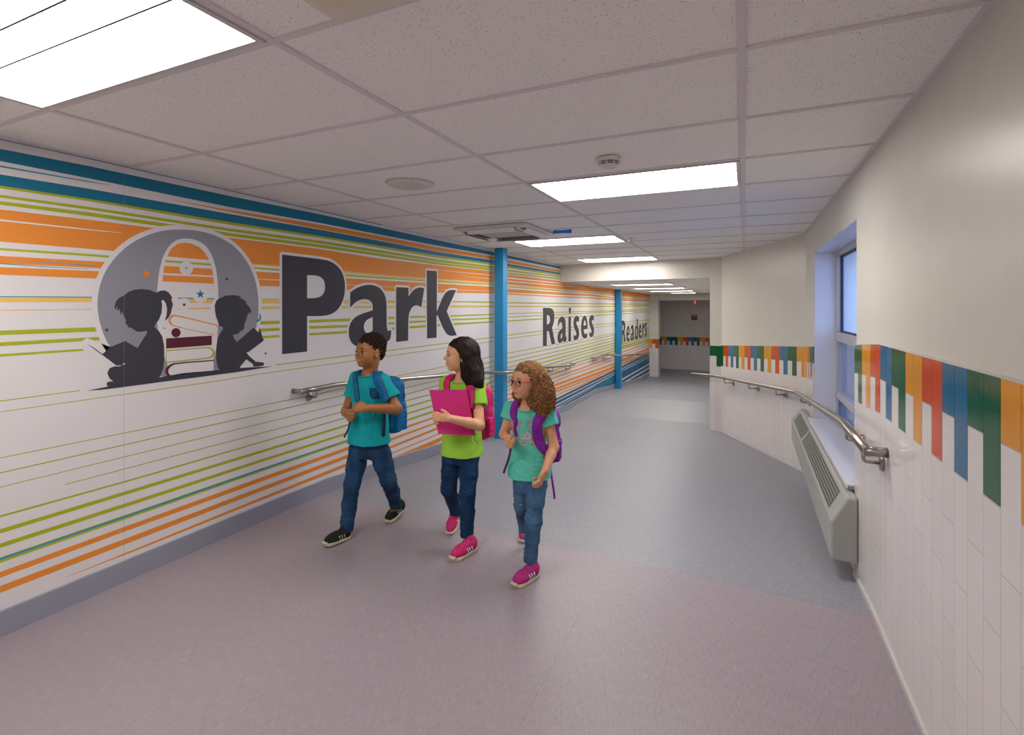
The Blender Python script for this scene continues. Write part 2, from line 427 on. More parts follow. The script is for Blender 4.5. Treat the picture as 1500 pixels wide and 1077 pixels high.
class Sheet:
    """flat printed shapes lying on the wall, each layer a fraction of a millimetre proud of the one below"""
    def __init__(s): s.bm = bmesh.new()
    def poly(s, loops, col, layer):
        x = UL + .0012 + layer * .0002
        tris = tessellate_polygon([[Vector((q[0], q[1], 0)) for q in lp] for lp in loops])
        flat = [q for lp in loops for q in lp]
        vs = [s.bm.verts.new((x, q[0], q[1])) for q in flat]
        for t in tris:
            try: f = s.bm.faces.new([vs[i] for i in t]); f.material_index = MK.index(col)
            except ValueError: pass
    def stroke(s, loops, r, col, layer):
        """a band of half width r along the outlines, merged into one flat shape"""
        vs, fs = [], []
        def add(p): k = len(vs); vs.extend(Vector(q) for q in p); fs.append(list(range(k, k + len(p))))
        for loop in loops:
            for i in range(len(loop)):
                a, b_ = Vector(loop[i - 1]), Vector(loop[i]); d = b_ - a
                if d.length < 1e-6: continue
                n_ = Vector((d.y, -d.x)).normalized() * r
                add([a + n_, b_ + n_, b_ - n_, a - n_]); add([b_ + Vector((cos(2 * pi * j / 12), sin(2 * pi * j / 12))) * r for j in range(12)])
        V_, E_, F_, *_x = delaunay_2d_cdt(vs, [], fs, 1, 1e-5)
        x = UL + .0012 + layer * .0002; bv = [s.bm.verts.new((x, q.x, q.y)) for q in V_]
        for f in F_:
            try: s.bm.faces.new([bv[i] for i in f]).material_index = MK.index(col)
            except ValueError: pass
    def done(s, name, parent):
        for f in s.bm.faces:
            f.normal_update()
            if f.normal.x < 0: f.normal_flip()
        me = bpy.data.meshes.new(name); s.bm.to_mesh(me); s.bm.free()
        for k in MK: me.materials.append(m_mc[k])
        # keep only the used slots
        used = sorted({p.material_index for p in me.polygons}); mp = {a: i for i, a in enumerate(used)}
        idx = [mp[p.material_index] for p in me.polygons]
        keep = [me.materials[a] for a in used]; me.materials.clear()
        for m in keep: me.materials.append(m)
        me.polygons.foreach_set('material_index', idx)
        o = bpy.data.objects.new(name, me); COL.objects.link(o); o.parent = parent; return o
XA, XB = 731, 905.5
V_A, V_B = 6.17, wp(900.2, 500)[0]
PAN = [(V0, V_A), (V_A, V_B), (V_B, 18.42)]
murals = [thing('wall_mural', 'striped mural sheet with a large grey O and the word Park', 'mural', (UL, 2, 1.2)),
          thing('wall_mural', 'striped mural sheet reading Raises between the two blue columns', 'mural', (UL, 9, 1)),
          thing('wall_mural', 'striped mural sheet reading Readers beyond the far blue column', 'mural', (UL, 15, .8))]
for t in murals: t['group'] = 'mural sheets along the left wall'
for t, (a, b_) in zip(murals, PAN):
    bm = bmesh.new()
    n = 8; top = CE - .01 if t is not murals[2] else CE2
    vv = sorted(set([a + (b_ - a) * i / n for i in range(n + 1)] + [x for x in (3.13, 9.13, 11.2, 17.45, 8.9) if a < x < b_]))
    F_ = []; B_ = []
    for v in vv:
        tp = CE if v <= 8.95 else CE2
        F_.append((bm.verts.new((UL + .001, v, fz(UL, v) + .10)), bm.verts.new((UL + .001, v, tp))))
        B_.append((bm.verts.new((UL, v, fz(UL, v) + .10)), bm.verts.new((UL, v, tp))))
    for i in range(len(vv) - 1):
        bm.faces.new((F_[i][0], F_[i + 1][0], F_[i + 1][1], F_[i][1]))
        bm.faces.new((B_[i][0], B_[i][1], B_[i + 1][1], B_[i + 1][0]))
        bm.faces.new((F_[i][0], B_[i][0], B_[i + 1][0], F_[i + 1][0])); bm.faces.new((F_[i][1], F_[i + 1][1], B_[i + 1][1], B_[i][1]))
    bm.faces.new((F_[0][0], F_[0][1], B_[0][1], B_[0][0])); bm.faces.new((F_[-1][0], B_[-1][0], B_[-1][1], F_[-1][1]))
    o = link('backing_sheet', bm, m_mw); o.parent = t; o.matrix_parent_inverse = Matrix.Translation(-t.location)
ST = [Sheet(), Sheet(), Sheet()]
def clipseg(P, Q, a, b_):
    (v0, t0, b0), (v1, t1, b1) = P, Q
    if v1 <= a or v0 >= b_: return None
    def at(v): k = (v - v0) / (v1 - v0); return (v, t0 + (t1 - t0) * k, b0 + (b1 - b0) * k)
    return at(max(v0, a)), at(min(v1, b_))
NS = 0
def stripe(col, layer, samples):
    """samples: (image x, top y, bottom y) along the stripe, turned into wall metres"""
    global NS; NS += 1; layer = layer * 1.0 + (NS % 7) * .13
    pts = []; samples = list(samples)
    def ext(p, q_, x): k_ = (x - q_[0]) / (p[0] - q_[0]); return (x, q_[1] + (p[1] - q_[1]) * k_, q_[2] + (p[2] - q_[2]) * k_)
    if samples[-1][0] in (720, 724): samples.append(ext(samples[-2], samples[-1], 732))
    if samples[0][0] == 742: samples.insert(0, ext(samples[1], samples[0], 728))
    if samples[-1][0] == 898: samples.append(ext(samples[-2], samples[-1], 900.15))
    if samples[0][0] in (901, 905, 912): samples.insert(0, ext(samples[1], samples[0], 900.2))
    for x, a, b_ in samples:
        v, zt = wp(x, a); _, zb = wp(x, b_); pts.append((v, zt, zb))
    for sh, (pa, pb) in zip(ST, PAN):
        for P, Q in zip(pts, pts[1:]):
            c = clipseg(P, Q, pa, pb)
            if not c: continue
            (va, ta, ba), (vb, tb, bb) = c
            x = UL + .0012 + layer * .0002
            f = sh.bm.faces.new([sh.bm.verts.new(q) for q in ((x, va, ba), (x, vb, bb), (x, vb, tb), (x, va, ta))])
            f.material_index = MK.index(col)
# extrapolate to the left of the picture along the same line
def L0(s):
    (x0, a0, b0), (x1, a1, b1) = s[0], s[1]; k = -60 / (x1 - x0)
    return [(-60, a0 + (a1 - a0) * k, b0 + (b1 - b0) * k)] + s if x0 == 0 else s
def T(col, layer, *s): stripe(col, layer, L0(list(s)))
def ln(col, layer, w0, w1, *s):            # thin line: centre y samples with a width running w0 -> w1
    n = len(s); q = []
    for i, (x, y) in enumerate(s):
        w_ = w0 + (w1 - w0) * i / max(1, n - 1); q.append((x, y - w_ / 2, y + w_ / 2))
    stripe(col, layer, L0(q))
ln('dteal', 0, 1.1, .8, (0, 204.2), (130, 232.4), (340, 280.3), (500, 316.5), (560, 330))
T('teal', 0, (0, 218, 236), (130, 243.3, 261.3), (340, 287.9, 304.2), (470, 314.4, 326.9), (640, 351.9, 360), (720, 369, 373.8), (742, 373.8, 378), (821, 391.2, 393.6))
T('sky', 0, (0, 242.3, 244.9), (130, 265.6, 267), (162, 271.2, 271.5))
T('orange', 0, (255, 293.4, 293.8), (340, 308.3, 311.2), (470, 329.6, 335.8), (640, 362, 368), (720, 375.2, 380), (742, 381, 385), (821, 396.8, 399))
T('teal', 0, (0, 255.5, 272.2), (130, 276.5, 291.7), (340, 314.2, 326.2), (470, 336.8, 345.9), (640, 368.8, 374.3), (720, 381, 385.6), (742, 386, 390), (821, 399.9, 402.2))
T('olive', 0, (0, 272, 276), (130, 291.5, 294.9), (340, 326, 330), (470, 345.8, 348.8), (640, 374.2, 378), (720, 385.9, 388.2), (742, 390, 392.6), (821, 402.8, 404.6), (840, 406, 407.6))
T('olive', 0, (0, 285.4, 289.5), (130, 303.1, 307.3), (340, 335.2, 339.5), (470, 352.9, 357), (640, 379.8, 383.9), (720, 390, 393), (742, 394.7, 397.5), (821, 405.4, 406.8), (850, 409.5, 410.6))
T('olive', 0, (0, 294.7, 300), (130, 310.9, 316.6), (340, 341.7, 346.7), (470, 358.4, 363), (640, 384.4, 387.8), (720, 393.6, 396.6), (742, 398.8, 401.2), (821, 408, 409.8), (850, 411.4, 412.8))
# the broad orange band, split further right by white hairlines
T('orange', 0, (0, 306.8, 354.1), (130, 322, 364.7), (340, 348.8, 383.8), (470, 365.3, 395), (550, 378, 401.5), (641, 389, 409), (720, 397.4, 413.8))
ln('back', 1, 2.8, .4, (0, 322.6), (130, 336.6), (178, 341.3))
ln('back', 1, .3, 1.1, (641, 395.6), (680, 399.4), (724, 403.8))
ln('back', 1, .2, .9, (680, 405), (724, 409))
T('tan', 0, (360, 386, 386.9), (407, 389, 391.2), (510, 397.6, 400.8), (641, 409.6, 412), (720, 414.2, 416.6), (742, 417.2, 418.8), (821, 424.6, 425.4))
T('olive', 1, (0, 363.4, 366.8), (130, 372.1, 375.5), (372, 391.5, 393.8), (407, 394.1, 396.6), (506, 402.1, 404.6), (642, 412, 413.7), (720, 416.8, 417.9), (742, 419.4, 420.8), (821, 425.2, 426.8), (865, 428, 429.6), (898, 432, 433.4), (952, 436.4, 437.2))
T('orange', 0, (0, 374.9, 385.8), (130, 382.4, 392.2), (378, 398.3, 408.6), (407, 399.8, 409.6), (508, 407.8, 417), (642, 415.8, 423.8), (720, 419.9, 426.2))
ln('sky', 1, 1.4, .6, (0, 386.2), (70, 391), (130, 394.4))
ln('sky', 1, .4, 1.2, (30, 382.2), (75, 385), (140, 389.6))
T('orange', 0, (0, 391.3, 402.5), (130, 396.8, 407.8), (378, 410, 419), (407, 411, 419.7), (508, 417.7, 424.5), (642, 424.3, 428.8), (720, 426.9, 430))
for a in ([(742, 401.8, 406), (821, 412, 414.4), (865, 417, 420.4)], [(742, 408.2, 411), (821, 415.8, 418.2), (865, 419.6, 421.4)],
          [(742, 412.6, 416.4), (821, 419.4, 424), (865, 421.3, 427.2), (898, 423.0, 431.2)], [(742, 423.1, 428.7), (821, 428.7, 432), (865, 431, 434), (898, 435.8, 437.1)],
          [(742, 429.7, 431.5), (821, 434.3, 435.7), (865, 435.6, 437.4), (898, 438, 440)],
          [(901, 423.5, 432.4), (912, 426, 433.4), (952, 430.6, 435.5)], [(901, 435.6, 440), (912, 436.2, 440.8), (952, 438.4, 441.8)]):
    T('orange', 0, *a)
ln('back', 1, .6, .6, (912, 438), (952, 439.8))
T('sky', 0, (0, 433.8, 435.3), (130, 434.7, 436.2), (383, 437.6, 438.4), (407, 437.8, 438.2))
T('tan', 0, (0, 435.3, 442.9), (130, 436.2, 442.9), (383, 438.2, 444.8), (407, 438.2, 444.8), (540, 440.6, 444.6), (662, 441.6, 444.4))
T('olive', 1, (500, 440.0, 440.6), (662, 441.0, 442.9), (720, 442, 444), (742, 442.9, 444.6), (898, 444.6, 446.2), (952, 445.2, 446.4))
T('tan', 0, (0, 453.9, 455.3), (130, 452.7, 454.1), (383, 449, 452.8), (407, 449, 452.8), (540, 448.4, 451.6), (662, 447.6, 451), (720, 447.9, 450.3), (742, 448.2, 450.0), (898, 448.3, 450.1), (952, 447.2, 448.8))
ln('olive', 1, .8, 1.0, (640, 448.4), (742, 448.6), (898, 448.9), (952, 447.7))
T('olive', 0, (0, 484.5, 491.2), (130, 479.7, 486.2), (385, 470.5, 475.6), (454, 468.6, 473), (512, 466.5, 470.8), (600, 463.2, 466.2), (660, 461.9, 464.3), (720, 460, 461.6), (742, 459.2, 460.4), (898, 454.6, 455.8), (952, 452.4, 453.3))
T('olive', 0, (0, 501.6, 507.3), (130, 494.5, 499.5), (385, 481.4, 486), (454, 477.8, 481.8), (507, 476.2, 480), (600, 470.6, 473.6), (660, 467.4, 470), (720, 465.7, 467.2), (742, 464.3, 465.5), (898, 456.2, 457.5), (952, 454.9, 456))
T('olive', 0, (0, 518.9, 522.8), (124, 510.9, 514), (131, 510.6, 513.6), (388, 492, 495.6), (454, 488, 491.5), (507, 485, 488.5), (600, 478, 481.3), (660, 473.5, 477), (720, 470.8, 472.7), (742, 469.6, 471.4), (898, 460, 461.4), (952, 456.9, 457.7))
ln('olive', 0, 1.5, 1.3, (0, 587.7), (117, 572.2)); ln('olive', 0, 1.4, 1.0, (404, 534.6), (716, 495), (742, 491.3), (870, 475.8), (898, 473.6), (952, 468.6))
ln('olive', 0, 1.2, .8, (0, 603.6), (307, 560), (380, 548), (716, 501), (742, 496.5), (870, 479.9), (898, 477), (952, 472))
fan = [((1.3, 1.0), [(0, 671), (443, 582), (575, 552.6), (637, 540), (720, 522.4), (742, 517.8), (780, 510.7), (840, 500), (898, 488.6), (952, 478.5)]),
       ((1.6, 1.2), [(0, 693), (455, 590), (605, 556), (652, 545.6), (720, 530), (742, 525.2), (780, 516.9), (840, 504), (898, 491.2), (952, 481)]),
       ((1.2, 1.3), [(0, 713.8), (500, 592), (627, 560.5), (720, 537.2), (742, 531.7), (840, 509.3), (898, 495.4), (952, 484)]),
       ((1.2, 1.6), [(95, 710), (500, 603.8), (591, 578.9), (643, 564.5), (720, 544.6), (742, 538.7), (840, 514), (898, 499.3), (952, 487.6)]),
       ((3, 1.7), [(0, 756.7), (200, 701), (380, 648.4), (500, 614), (592, 588), (632, 577.6), (720, 552.5), (742, 546.2), (840, 518.7), (898, 503.4), (952, 490.2)]),
       ((6.3, 1.5), [(0, 778.6), (200, 717.4), (380, 662.4), (507, 623.4), (593, 597.3), (632, 586), (720, 560.3), (742, 553.8), (840, 523), (898, 507), (952, 492.8)]),
       ((6.6, 1.6), [(0, 799.6), (200, 734.9), (380, 675.8), (505, 636.1), (593, 607.2), (634, 594.6), (720, 567), (742, 560.4), (840, 528.2), (898, 511), (952, 496.4)]),
       ((8.1, 1.8), [(0, 820.8), (200, 752), (380, 689.6), (508, 646.3), (593, 616.7), (634, 603.3), (720, 574.2), (742, 567), (840, 532.8), (898, 514.8), (925, 507), (952, 499)])]
for (w0, w1), pts in fan:
    xs = [p[0] for p in pts]; X0, X1 = 0, 952
    q = []
    for x, y in pts:
        # printed width is constant along the wall: scale by distance
        Zr = on_u(max(x, 0), 500, UL)[0]; 
        t = (x - X0) / (X1 - X0); w_ = max(w1, w0 * (1 - t * .93)) if w0 > 2 else w0 + (w1 - w0) * t
        q.append((x, y - w_ / 2, y + w_ / 2))
    stripe('olive', 0, L0(q))
stripe('sky', 1, L0([(0, 818, 820.8), (200, 750, 752.6), (380, 687.6, 690), (470, 657.8, 659.2), (508, 645.6, 646.2)]))
T('orange', 0, (0, 838, 846.7), (200, 765.4, 772.4), (380, 700.2, 706.7), (507, 655.6, 660.6), (593, 624.7, 628.4), (631, 612, 614.8), (742, 571.4, 573), (840, 536.9, 538.3), (898, 517.5, 518.7))
T('orange', 0, (0, 858.5, 868.8), (200, 783, 791), (380, 714.5, 720.8), (507, 666.8, 672.3), (575, 641, 645), (634, 620.2, 622.6), (742, 578.2, 580), (840, 542.6, 544.4), (898, 522.6, 524.2))
T('orange', 0, (95, 846, 846.6), (200, 803.5, 806.4), (380, 729.9, 734), (507, 678.8, 684), (575, 652.2, 656), (642, 625.4, 629), (742, 585, 587.4), (840, 547.6, 549), (898, 527, 528.2))
T('orange', 0, (572, 664, 665.7), (645, 634, 635.9), (742, 592, 594), (815, 561.8, 565.6), (898, 532.4, 534.6))
T('orange', 0, (575, 670, 671), (620, 651.6, 660), (646, 640.3, 646.2), (742, 598.6, 602.6), (815, 568, 571.2), (898, 536.6, 540.4))
T('orange', 0, (640, 653, 655), (742, 606, 609), (815, 572.6, 575), (898, 541.2, 543.0))
T('orange', 0, (690, 641, 642), (742, 616, 618.6), (815, 578.4, 579.8), (860, 559, 560.6), (880, 550.6, 551.6))
T('dteal', 2, (790, 596, 632), (815, 583.6, 619), (840, 571, 600), (870, 556.4, 588), (898, 543, 577))
T('teal', 3, (860, 582, 592), (872, 566.6, 590), (898, 551.6, 577))
ln('white', 4, 1.8, 1.1, (790, 600), (812, 588.9), (900, 545.6)); ln('white', 4, 2.6, 1.2, (790, 606.5), (811, 595.8), (900, 548.6))
ln('white', 4, 1.8, .4, (790, 610.5), (812, 599.6), (872, 565.6))
# third sheet, lower part
T('olive', 0, (905, 500.4, 501.4), (952, 487, 487.8)); T('olive', 0, (905, 506.4, 507.6), (952, 491.9, 492.9)); T('olive', 0, (905, 510.0, 511.8), (952, 495.6, 496.8))
T('orange', 1, (905, 517.6, 519.4), (952, 501, 502)); T('orange', 0, (905, 522.6, 523.5), (952, 504.2, 504.9)); T('orange', 0, (905, 529, 532), (952, 508.5, 510.7))
T('orange', 0, (905, 533.4, 534.8), (952, 511.8, 513)); T('orange', 0, (905, 535.8, 538), (952, 514, 515.4))
T('dteal', 2, (901, 542, 575), (912, 535.8, 570), (952, 516, 550))
for w0, w1, a in ((1.1, .8, [(905, 543.4), (952, 519.6)]), (.9, .8, [(905, 546.5), (952, 522.8)]), (2.3, 1.6, [(905, 559.6), (952, 532.6)]), (2.4, 1.8, [(910, 563), (952, 538.4)]), (2, 1.4, [(930, 556.4), (952, 545.2)])):
    ln('white', 4, w0, w1, *a)
for sh, t in zip(ST, murals):
    o = sh.done('stripes', t); o.matrix_parent_inverse = Matrix.Translation(-t.location)

def adopt(o, t): o.parent = t; o.matrix_parent_inverse = Matrix.Translation(-t.location); return o
# ---- glyph outlines, in the crops they were measured in
def crop(pts, s, bx, by): return [wp(bx + x / s, by + y / s) for x, y in pts]
PK = dict(s=3.715, bx=380, by=330)
G_park = {
 'P': ([(122, 160), (345, 186), (385, 196), (420, 218), (448, 252), (463, 300), (465, 345), (460, 390), (443, 435), (418, 467), (385, 487), (340, 495), (258, 495), (258, 688), (122, 702)],
       [[(258, 272), (305, 273), (335, 283), (352, 305), (357, 335), (352, 365), (335, 387), (305, 397), (258, 398)]]),
 'a': ([(492, 450), (493, 366), (520, 345), (560, 328), (605, 323), (648, 335), (675, 365), (688, 400), (691, 440), (691, 555), (698, 576), (716, 570), (714, 612), (702, 632), (676, 643), (655, 636), (640, 620), (610, 648), (570, 664), (525, 660), (497, 638), (484, 600), (486, 550), (505, 512), (540, 488), (580, 474), (615, 463), (615, 430), (600, 408), (570, 401), (535, 410), (510, 430)],
       [[(615, 500), (585, 513), (567, 538), (567, 568), (580, 588), (600, 588), (615, 572)]]),
 'r': ([(743, 337), (810, 340), (811, 388), (828, 362), (850, 343), (880, 337), (896, 345), (880, 447), (860, 436), (838, 438), (820, 460), (809, 498), (808, 628), (743, 636)], []),
 'k': ([(909, 246), (965, 250), (964, 470), (1012, 352), (1070, 353), (1018, 468), (1073, 599), (1018, 606), (968, 490), (963, 492), (963, 612), (911, 617)], [])}
RS = dict(s=8.3333, bx=780, by=430)
G_raises = [
 ([(125, 175), (215, 175), (243, 192), (260, 225), (266, 275), (263, 330), (253, 380), (237, 415), (275, 615), (232, 625), (197, 462), (174, 460), (172, 640), (125, 648)], [[(174, 263), (196, 266), (209, 287), (214, 320), (210, 352), (195, 374), (174, 378)]]),
 ([(308, 415), (308, 345), (322, 305), (345, 284), (372, 280), (392, 298), (402, 340), (403, 385), (402, 515), (412, 530), (412, 572), (400, 596), (385, 594), (370, 575), (350, 600), (328, 610), (310, 592), (303, 555), (306, 500), (325, 455), (362, 425), (362, 390), (355, 358), (342, 347), (325, 368)], [[(362, 478), (345, 500), (339, 528), (345, 552), (357, 548), (363, 520)]]),
 ([(437, 283), (468, 280), (468, 582), (437, 586)], []),
 ([(566, 352), (550, 335), (537, 345), (534, 370), (550, 405), (566, 445), (569, 490), (560, 543), (540, 568), (517, 573), (500, 560), (501, 502), (518, 518), (532, 510), (534, 482), (517, 445), (501, 405), (497, 350), (506, 300), (528, 274), (552, 274), (568, 290)], []),
 ([(670, 432), (622, 440), (628, 480), (642, 497), (658, 490), (668, 478), (667, 528), (652, 547), (630, 552), (608, 532), (594, 485), (590, 430), (595, 350), (608, 295), (630, 267), (650, 271), (664, 310), (671, 365)], [[(622, 392), (627, 346), (637, 326), (646, 342), (649, 388)]]),
 ([(747, 336), (733, 320), (724, 330), (722, 352), (736, 385), (749, 422), (750, 470), (742, 515), (725, 533), (706, 533), (690, 518), (692, 468), (706, 486), (718, 478), (718, 450), (705, 415), (692, 380), (687, 335), (695, 287), (712, 265), (733, 263), (748, 277)], [])]
dot = [(455 + 14 * cos(a), 208 + 44 * sin(a)) for a in (2 * pi * j / 20 for j in range(20))]
def letter(loops, t, col, halo, parts_extra=None, sm=2):
    sh = Sheet(); out, holes = loops
    out = smooth_loop(out, sm); holes = [smooth_loop(h, sm) for h in holes]
    if halo:
        sh.stroke([out] + holes + ([parts_extra] if parts_extra else []), halo, 'back', 3)
    sh.poly([out] + holes, col, 9)
    if parts_extra:
        e = parts_extra
        sh.poly([e], col, 9)
    return adopt(sh.done('letter', None), t)
for ch, (o_, h_) in G_park.items():
    letter((crop(o_, **PK), [crop(h, **PK) for h in h_]), murals[0], 'dark', .021)
for i, (o_, h_) in enumerate(G_raises):
    letter((crop(o_, **RS), [crop(h, **RS) for h in h_]), murals[1], 'text', .022, crop(dot, **RS) if i == 2 else None)
# Readers: the same letter forms on the next sheet, in wall metres
def norm(i):
    o_, h_ = G_raises[i] if isinstance(i, int) else i
    xs = [p[0] for p in o_]; ys = [p[1] for p in o_]; a, b_, c, d = min(xs), max(xs), min(ys), max(ys)
    f = lambda p: ((p[0] - a) / (b_ - a), (p[1] - c) / (d - c))
    return [f(p) for p in o_], [[f(p) for p in h] for h in h_]
R_, A_, S_, E_g = norm(0), norm(1), norm(3), norm(4)
r_g = norm(G_park['r'])
d_g = ([(1, 0), (1, .985), (.72, 1), (.69, .93), (.5, 1), (.25, .99), (.06, .86), (0, .68), (.05, .48), (.22, .33), (.45, .3), (.66, .38), (.66, .01)], [[(.66, .5), (.5, .44), (.36, .5), (.3, .66), (.36, .8), (.5, .85), (.66, .78)]])
def place(g, x0, x1, t0, t1, b0, b1):
    def f(p):
        x = x0 + (x1 - x0) * p[0]; ta = t0 + (t1 - t0) * p[0]; ba = b0 + (b1 - b0) * p[0]
        return (x, ta + (ba - ta) * p[1])
    return crop([f(p) for p in g[0]], **RS), [crop([f(p) for p in h], **RS) for h in g[1]]
for g, q in ((R_, (1078, 1135, 330, 334, 622, 604)), (E_g, (1144, 1184, 395, 388, 597, 588)), (A_, (1196, 1236, 385, 380, 588, 578)), (d_g, (1247, 1285, 316, 306, 572, 560)),
             (E_g, (1294, 1330, 374, 370, 556, 548)), (r_g, (1341, 1366, 364, 362, 541, 536)), (S_, (1369, 1394, 356, 352, 532, 527))):
    letter(place(g, *q), murals[2], 'text', .022)
# ---- emblem: the big grey O with the two readers and the pile of books
EM = dict(s=3.59, bx=100, by=300)
def ec(p): return crop(p, **EM)
OUT = [(590, 131), (540, 131), (480, 139), (400, 165), (320, 207), (250, 270), (195, 345), (165, 420), (151, 500), (155, 580), (175, 660), (210, 740), (260, 800), (330, 850), (420, 890), (520, 908), (620, 905), (720, 893), (800, 876), (870, 845), (930, 790), (970, 710), (993, 625), (1001, 540), (995, 450), (975, 370), (935, 290), (880, 225), (810, 177), (730, 147), (660, 134)]
INN = [(465, 640), (464, 520), (467, 430), (478, 340), (497, 270), (525, 220), (560, 188), (600, 177), (650, 179), (700, 198), (740, 236), (768, 300), (783, 380), (788, 460), (789, 560), (786, 650), (780, 740), (765, 810), (735, 862), (690, 888), (600, 898), (550, 885), (520, 850), (492, 760)]
sh = Sheet()
sh.poly([offset(smooth_loop(ec(OUT), 2), .026)], 'back', 5)
sh.poly([smooth_loop(ec(OUT), 2), smooth_loop(ec(INN), 2)], 'grey', 6)
sh.poly([ec([(95, 700), (60, 725), (80, 770), (140, 800), (230, 850), (260, 850), (250, 760), (150, 720)])], 'back', 5)
dome = [(520, 272), (528, 250), (545, 226), (575, 206), (610, 200), (650, 206), (690, 224), (718, 252), (734, 280), (738, 291)]
sh.poly([ec(dome)], 'orange', 7)
for col, p in (('olive', [(510, 291), (750, 310), (750, 321), (509, 302)]), ('orange', [(503, 321), (755, 338), (761, 373), (499, 359)]), ('orange', [(497, 370), (762, 381), (764, 416), (494, 403)]),
               ('sky', [(575, 488), (767, 492), (767, 498), (575, 494)]), ('tan', [(580, 496), (766, 499), (752, 518), (592, 516)]), ('tan', [(572, 545), (748, 540), (748, 549), (572, 552)]), ('olive', [(494, 643), (515, 650), (506, 654), (496, 652)])):
    sh.poly([ec(p)], col, 7)
def circ(x, y, r): return [(x + r * cos(2 * pi * j / 20), y + r * sin(2 * pi * j / 20)) for j in range(20)]
def star(x, y, r): return [(x + (r if j % 2 == 0 else r * .4) * sin(pi * j / 5), y - (r if j % 2 == 0 else r * .4) * cos(pi * j / 5)) for j in range(10)]
for x, y, r in ((619, 334, 36), (608, 524, 33), (693, 478, 38)): sh.poly([ec(circ(x, y, r))], 'back', 8)
for x, y, r, c in ((619, 334, 12, 'olive'), (608, 526, 12, 'maroon'), (693, 471, 25, 'teal'), (410, 362, 29, 'orange'), (832, 391, 12, 'maroon'), (201, 659, 13, 'maroon'), (1036, 782, 8, 'maroon')):
    sh.poly([ec(star(x, y, r))], c, 9)
sh.poly([ec([(998, 571), (1010, 578), (1014, 593), (1008, 610), (994, 617), (975, 609), (990, 607), (1002, 598), (1005, 585)])], 'sky', 9)
em = adopt(sh.done('emblem', None), murals[0])
sh = Sheet()
GIRL = [(290, 478), (312, 460), (345, 447), (385, 443), (425, 448), (460, 463), (480, 453), (505, 450), (525, 460), (545, 488), (540, 498), (549, 525), (543, 545), (538, 570), (525, 595), (505, 612), (515, 580), (518, 550), (512, 520), (500, 502), (488, 503), (492, 532), (488, 570), (475, 605), (455, 630), (452, 645), (475, 665), (492, 692), (502, 740), (503, 800), (498, 860), (480, 905), (430, 928), (380, 935), (330, 940), (315, 955), (250, 960), (205, 955), (198, 940), (210, 930), (235, 930), (215, 913), (203, 885), (215, 860), (240, 850), (275, 850), (290, 832), (300, 838), (275, 845), (250, 845), (180, 792), (95, 730), (130, 750), (178, 785), (220, 748), (297, 717), (362, 753), (412, 675), (410, 662), (390, 668), (360, 668), (340, 655), (325, 645), (312, 646), (309, 632), (298, 626), (302, 610), (290, 585), (280, 560), (275, 582), (266, 545), (258, 562), (254, 530), (247, 555), (241, 538), (248, 510), (262, 492)]
BOY = [(770, 560), (768, 530), (776, 505), (792, 493), (808, 486), (825, 478), (870, 475), (910, 482), (897, 486), (936, 511), (931, 515), (955, 545), (964, 567), (955, 560), (958, 577), (945, 567), (935, 600), (925, 626), (922, 655), (905, 665), (890, 680), (870, 683), (865, 680), (868, 700), (885, 722), (895, 713), (972, 647), (1000, 672), (1006, 645), (1020, 700), (1028, 713), (950, 772), (936, 778), (950, 796), (985, 826), (1010, 828), (1028, 831), (1025, 846), (1000, 851), (968, 850), (972, 840), (935, 812), (905, 848), (890, 876), (850, 883), (800, 878), (782, 850), (775, 800), (778, 740), (785, 700), (800, 670), (812, 655), (808, 640), (795, 640), (785, 615), (775, 590)]
sh.poly([ec(GIRL)], 'dark', 12); 
adopt(sh.done('silhouette', None), murals[0]).parent = em
sh = Sheet(); sh.poly([ec(BOY)], 'dark', 12); adopt(sh.done('silhouette', None), murals[0]).parent = em
sh = Sheet(); sh.poly([ec([(95, 978), (250, 948), (400, 922), (600, 886), (760, 872), (900, 858), (1075, 850), (1000, 862), (900, 878), (700, 905), (500, 930), (350, 950), (200, 970)])], 'dark', 11)
adopt(sh.done('ground_line', None), murals[0]).parent = em
def book(col, outer, inner):
    sh = Sheet(); sh.poly([smooth_loop(ec(outer), 1, 40)], col, 10)
    if inner: sh.poly([smooth_loop(ec(inner), 1, 40)], 'white', 11)
    adopt(sh.done('printed_book', None), murals[0]).parent = em
book('maroon', [(765, 816), (560, 830), (528, 842), (510, 862), (507, 880), (516, 898), (535, 905), (765, 880)], [(763, 822), (565, 837), (538, 850), (525, 866), (524, 882), (535, 897), (555, 899), (763, 873)])
book('olive', [(513, 765), (735, 747), (758, 755), (770, 775), (764, 797), (740, 810), (512, 833)], [(515, 771), (730, 753), (750, 761), (758, 777), (752, 793), (735, 804), (515, 826)])
book('maroon', [(513, 703), (753, 688), (753, 738), (513, 757)], None)
book('maroon', circ(565, 673, 24.5), None)
book('orange', [(780, 631), (560, 577), (540, 581), (526, 598), (526, 618), (540, 634), (556, 640), (768, 687), (768, 683), (590, 645), (785, 645)], [(778, 637), (566, 585), (548, 590), (536, 604), (537, 618), (548, 632), (562, 637), (770, 681)])
# sheet joint near the big O
sh = Sheet(); a = wp(181, 252); b_ = wp(180.4, 600)
sh.poly([[(a[0], .12), (a[0] + .0010, .12), (a[0] + .0010, CE - .05), (a[0], CE - .05)]], 'grey', 13)
adopt(sh.done('sheet_joint', None), murals[0])
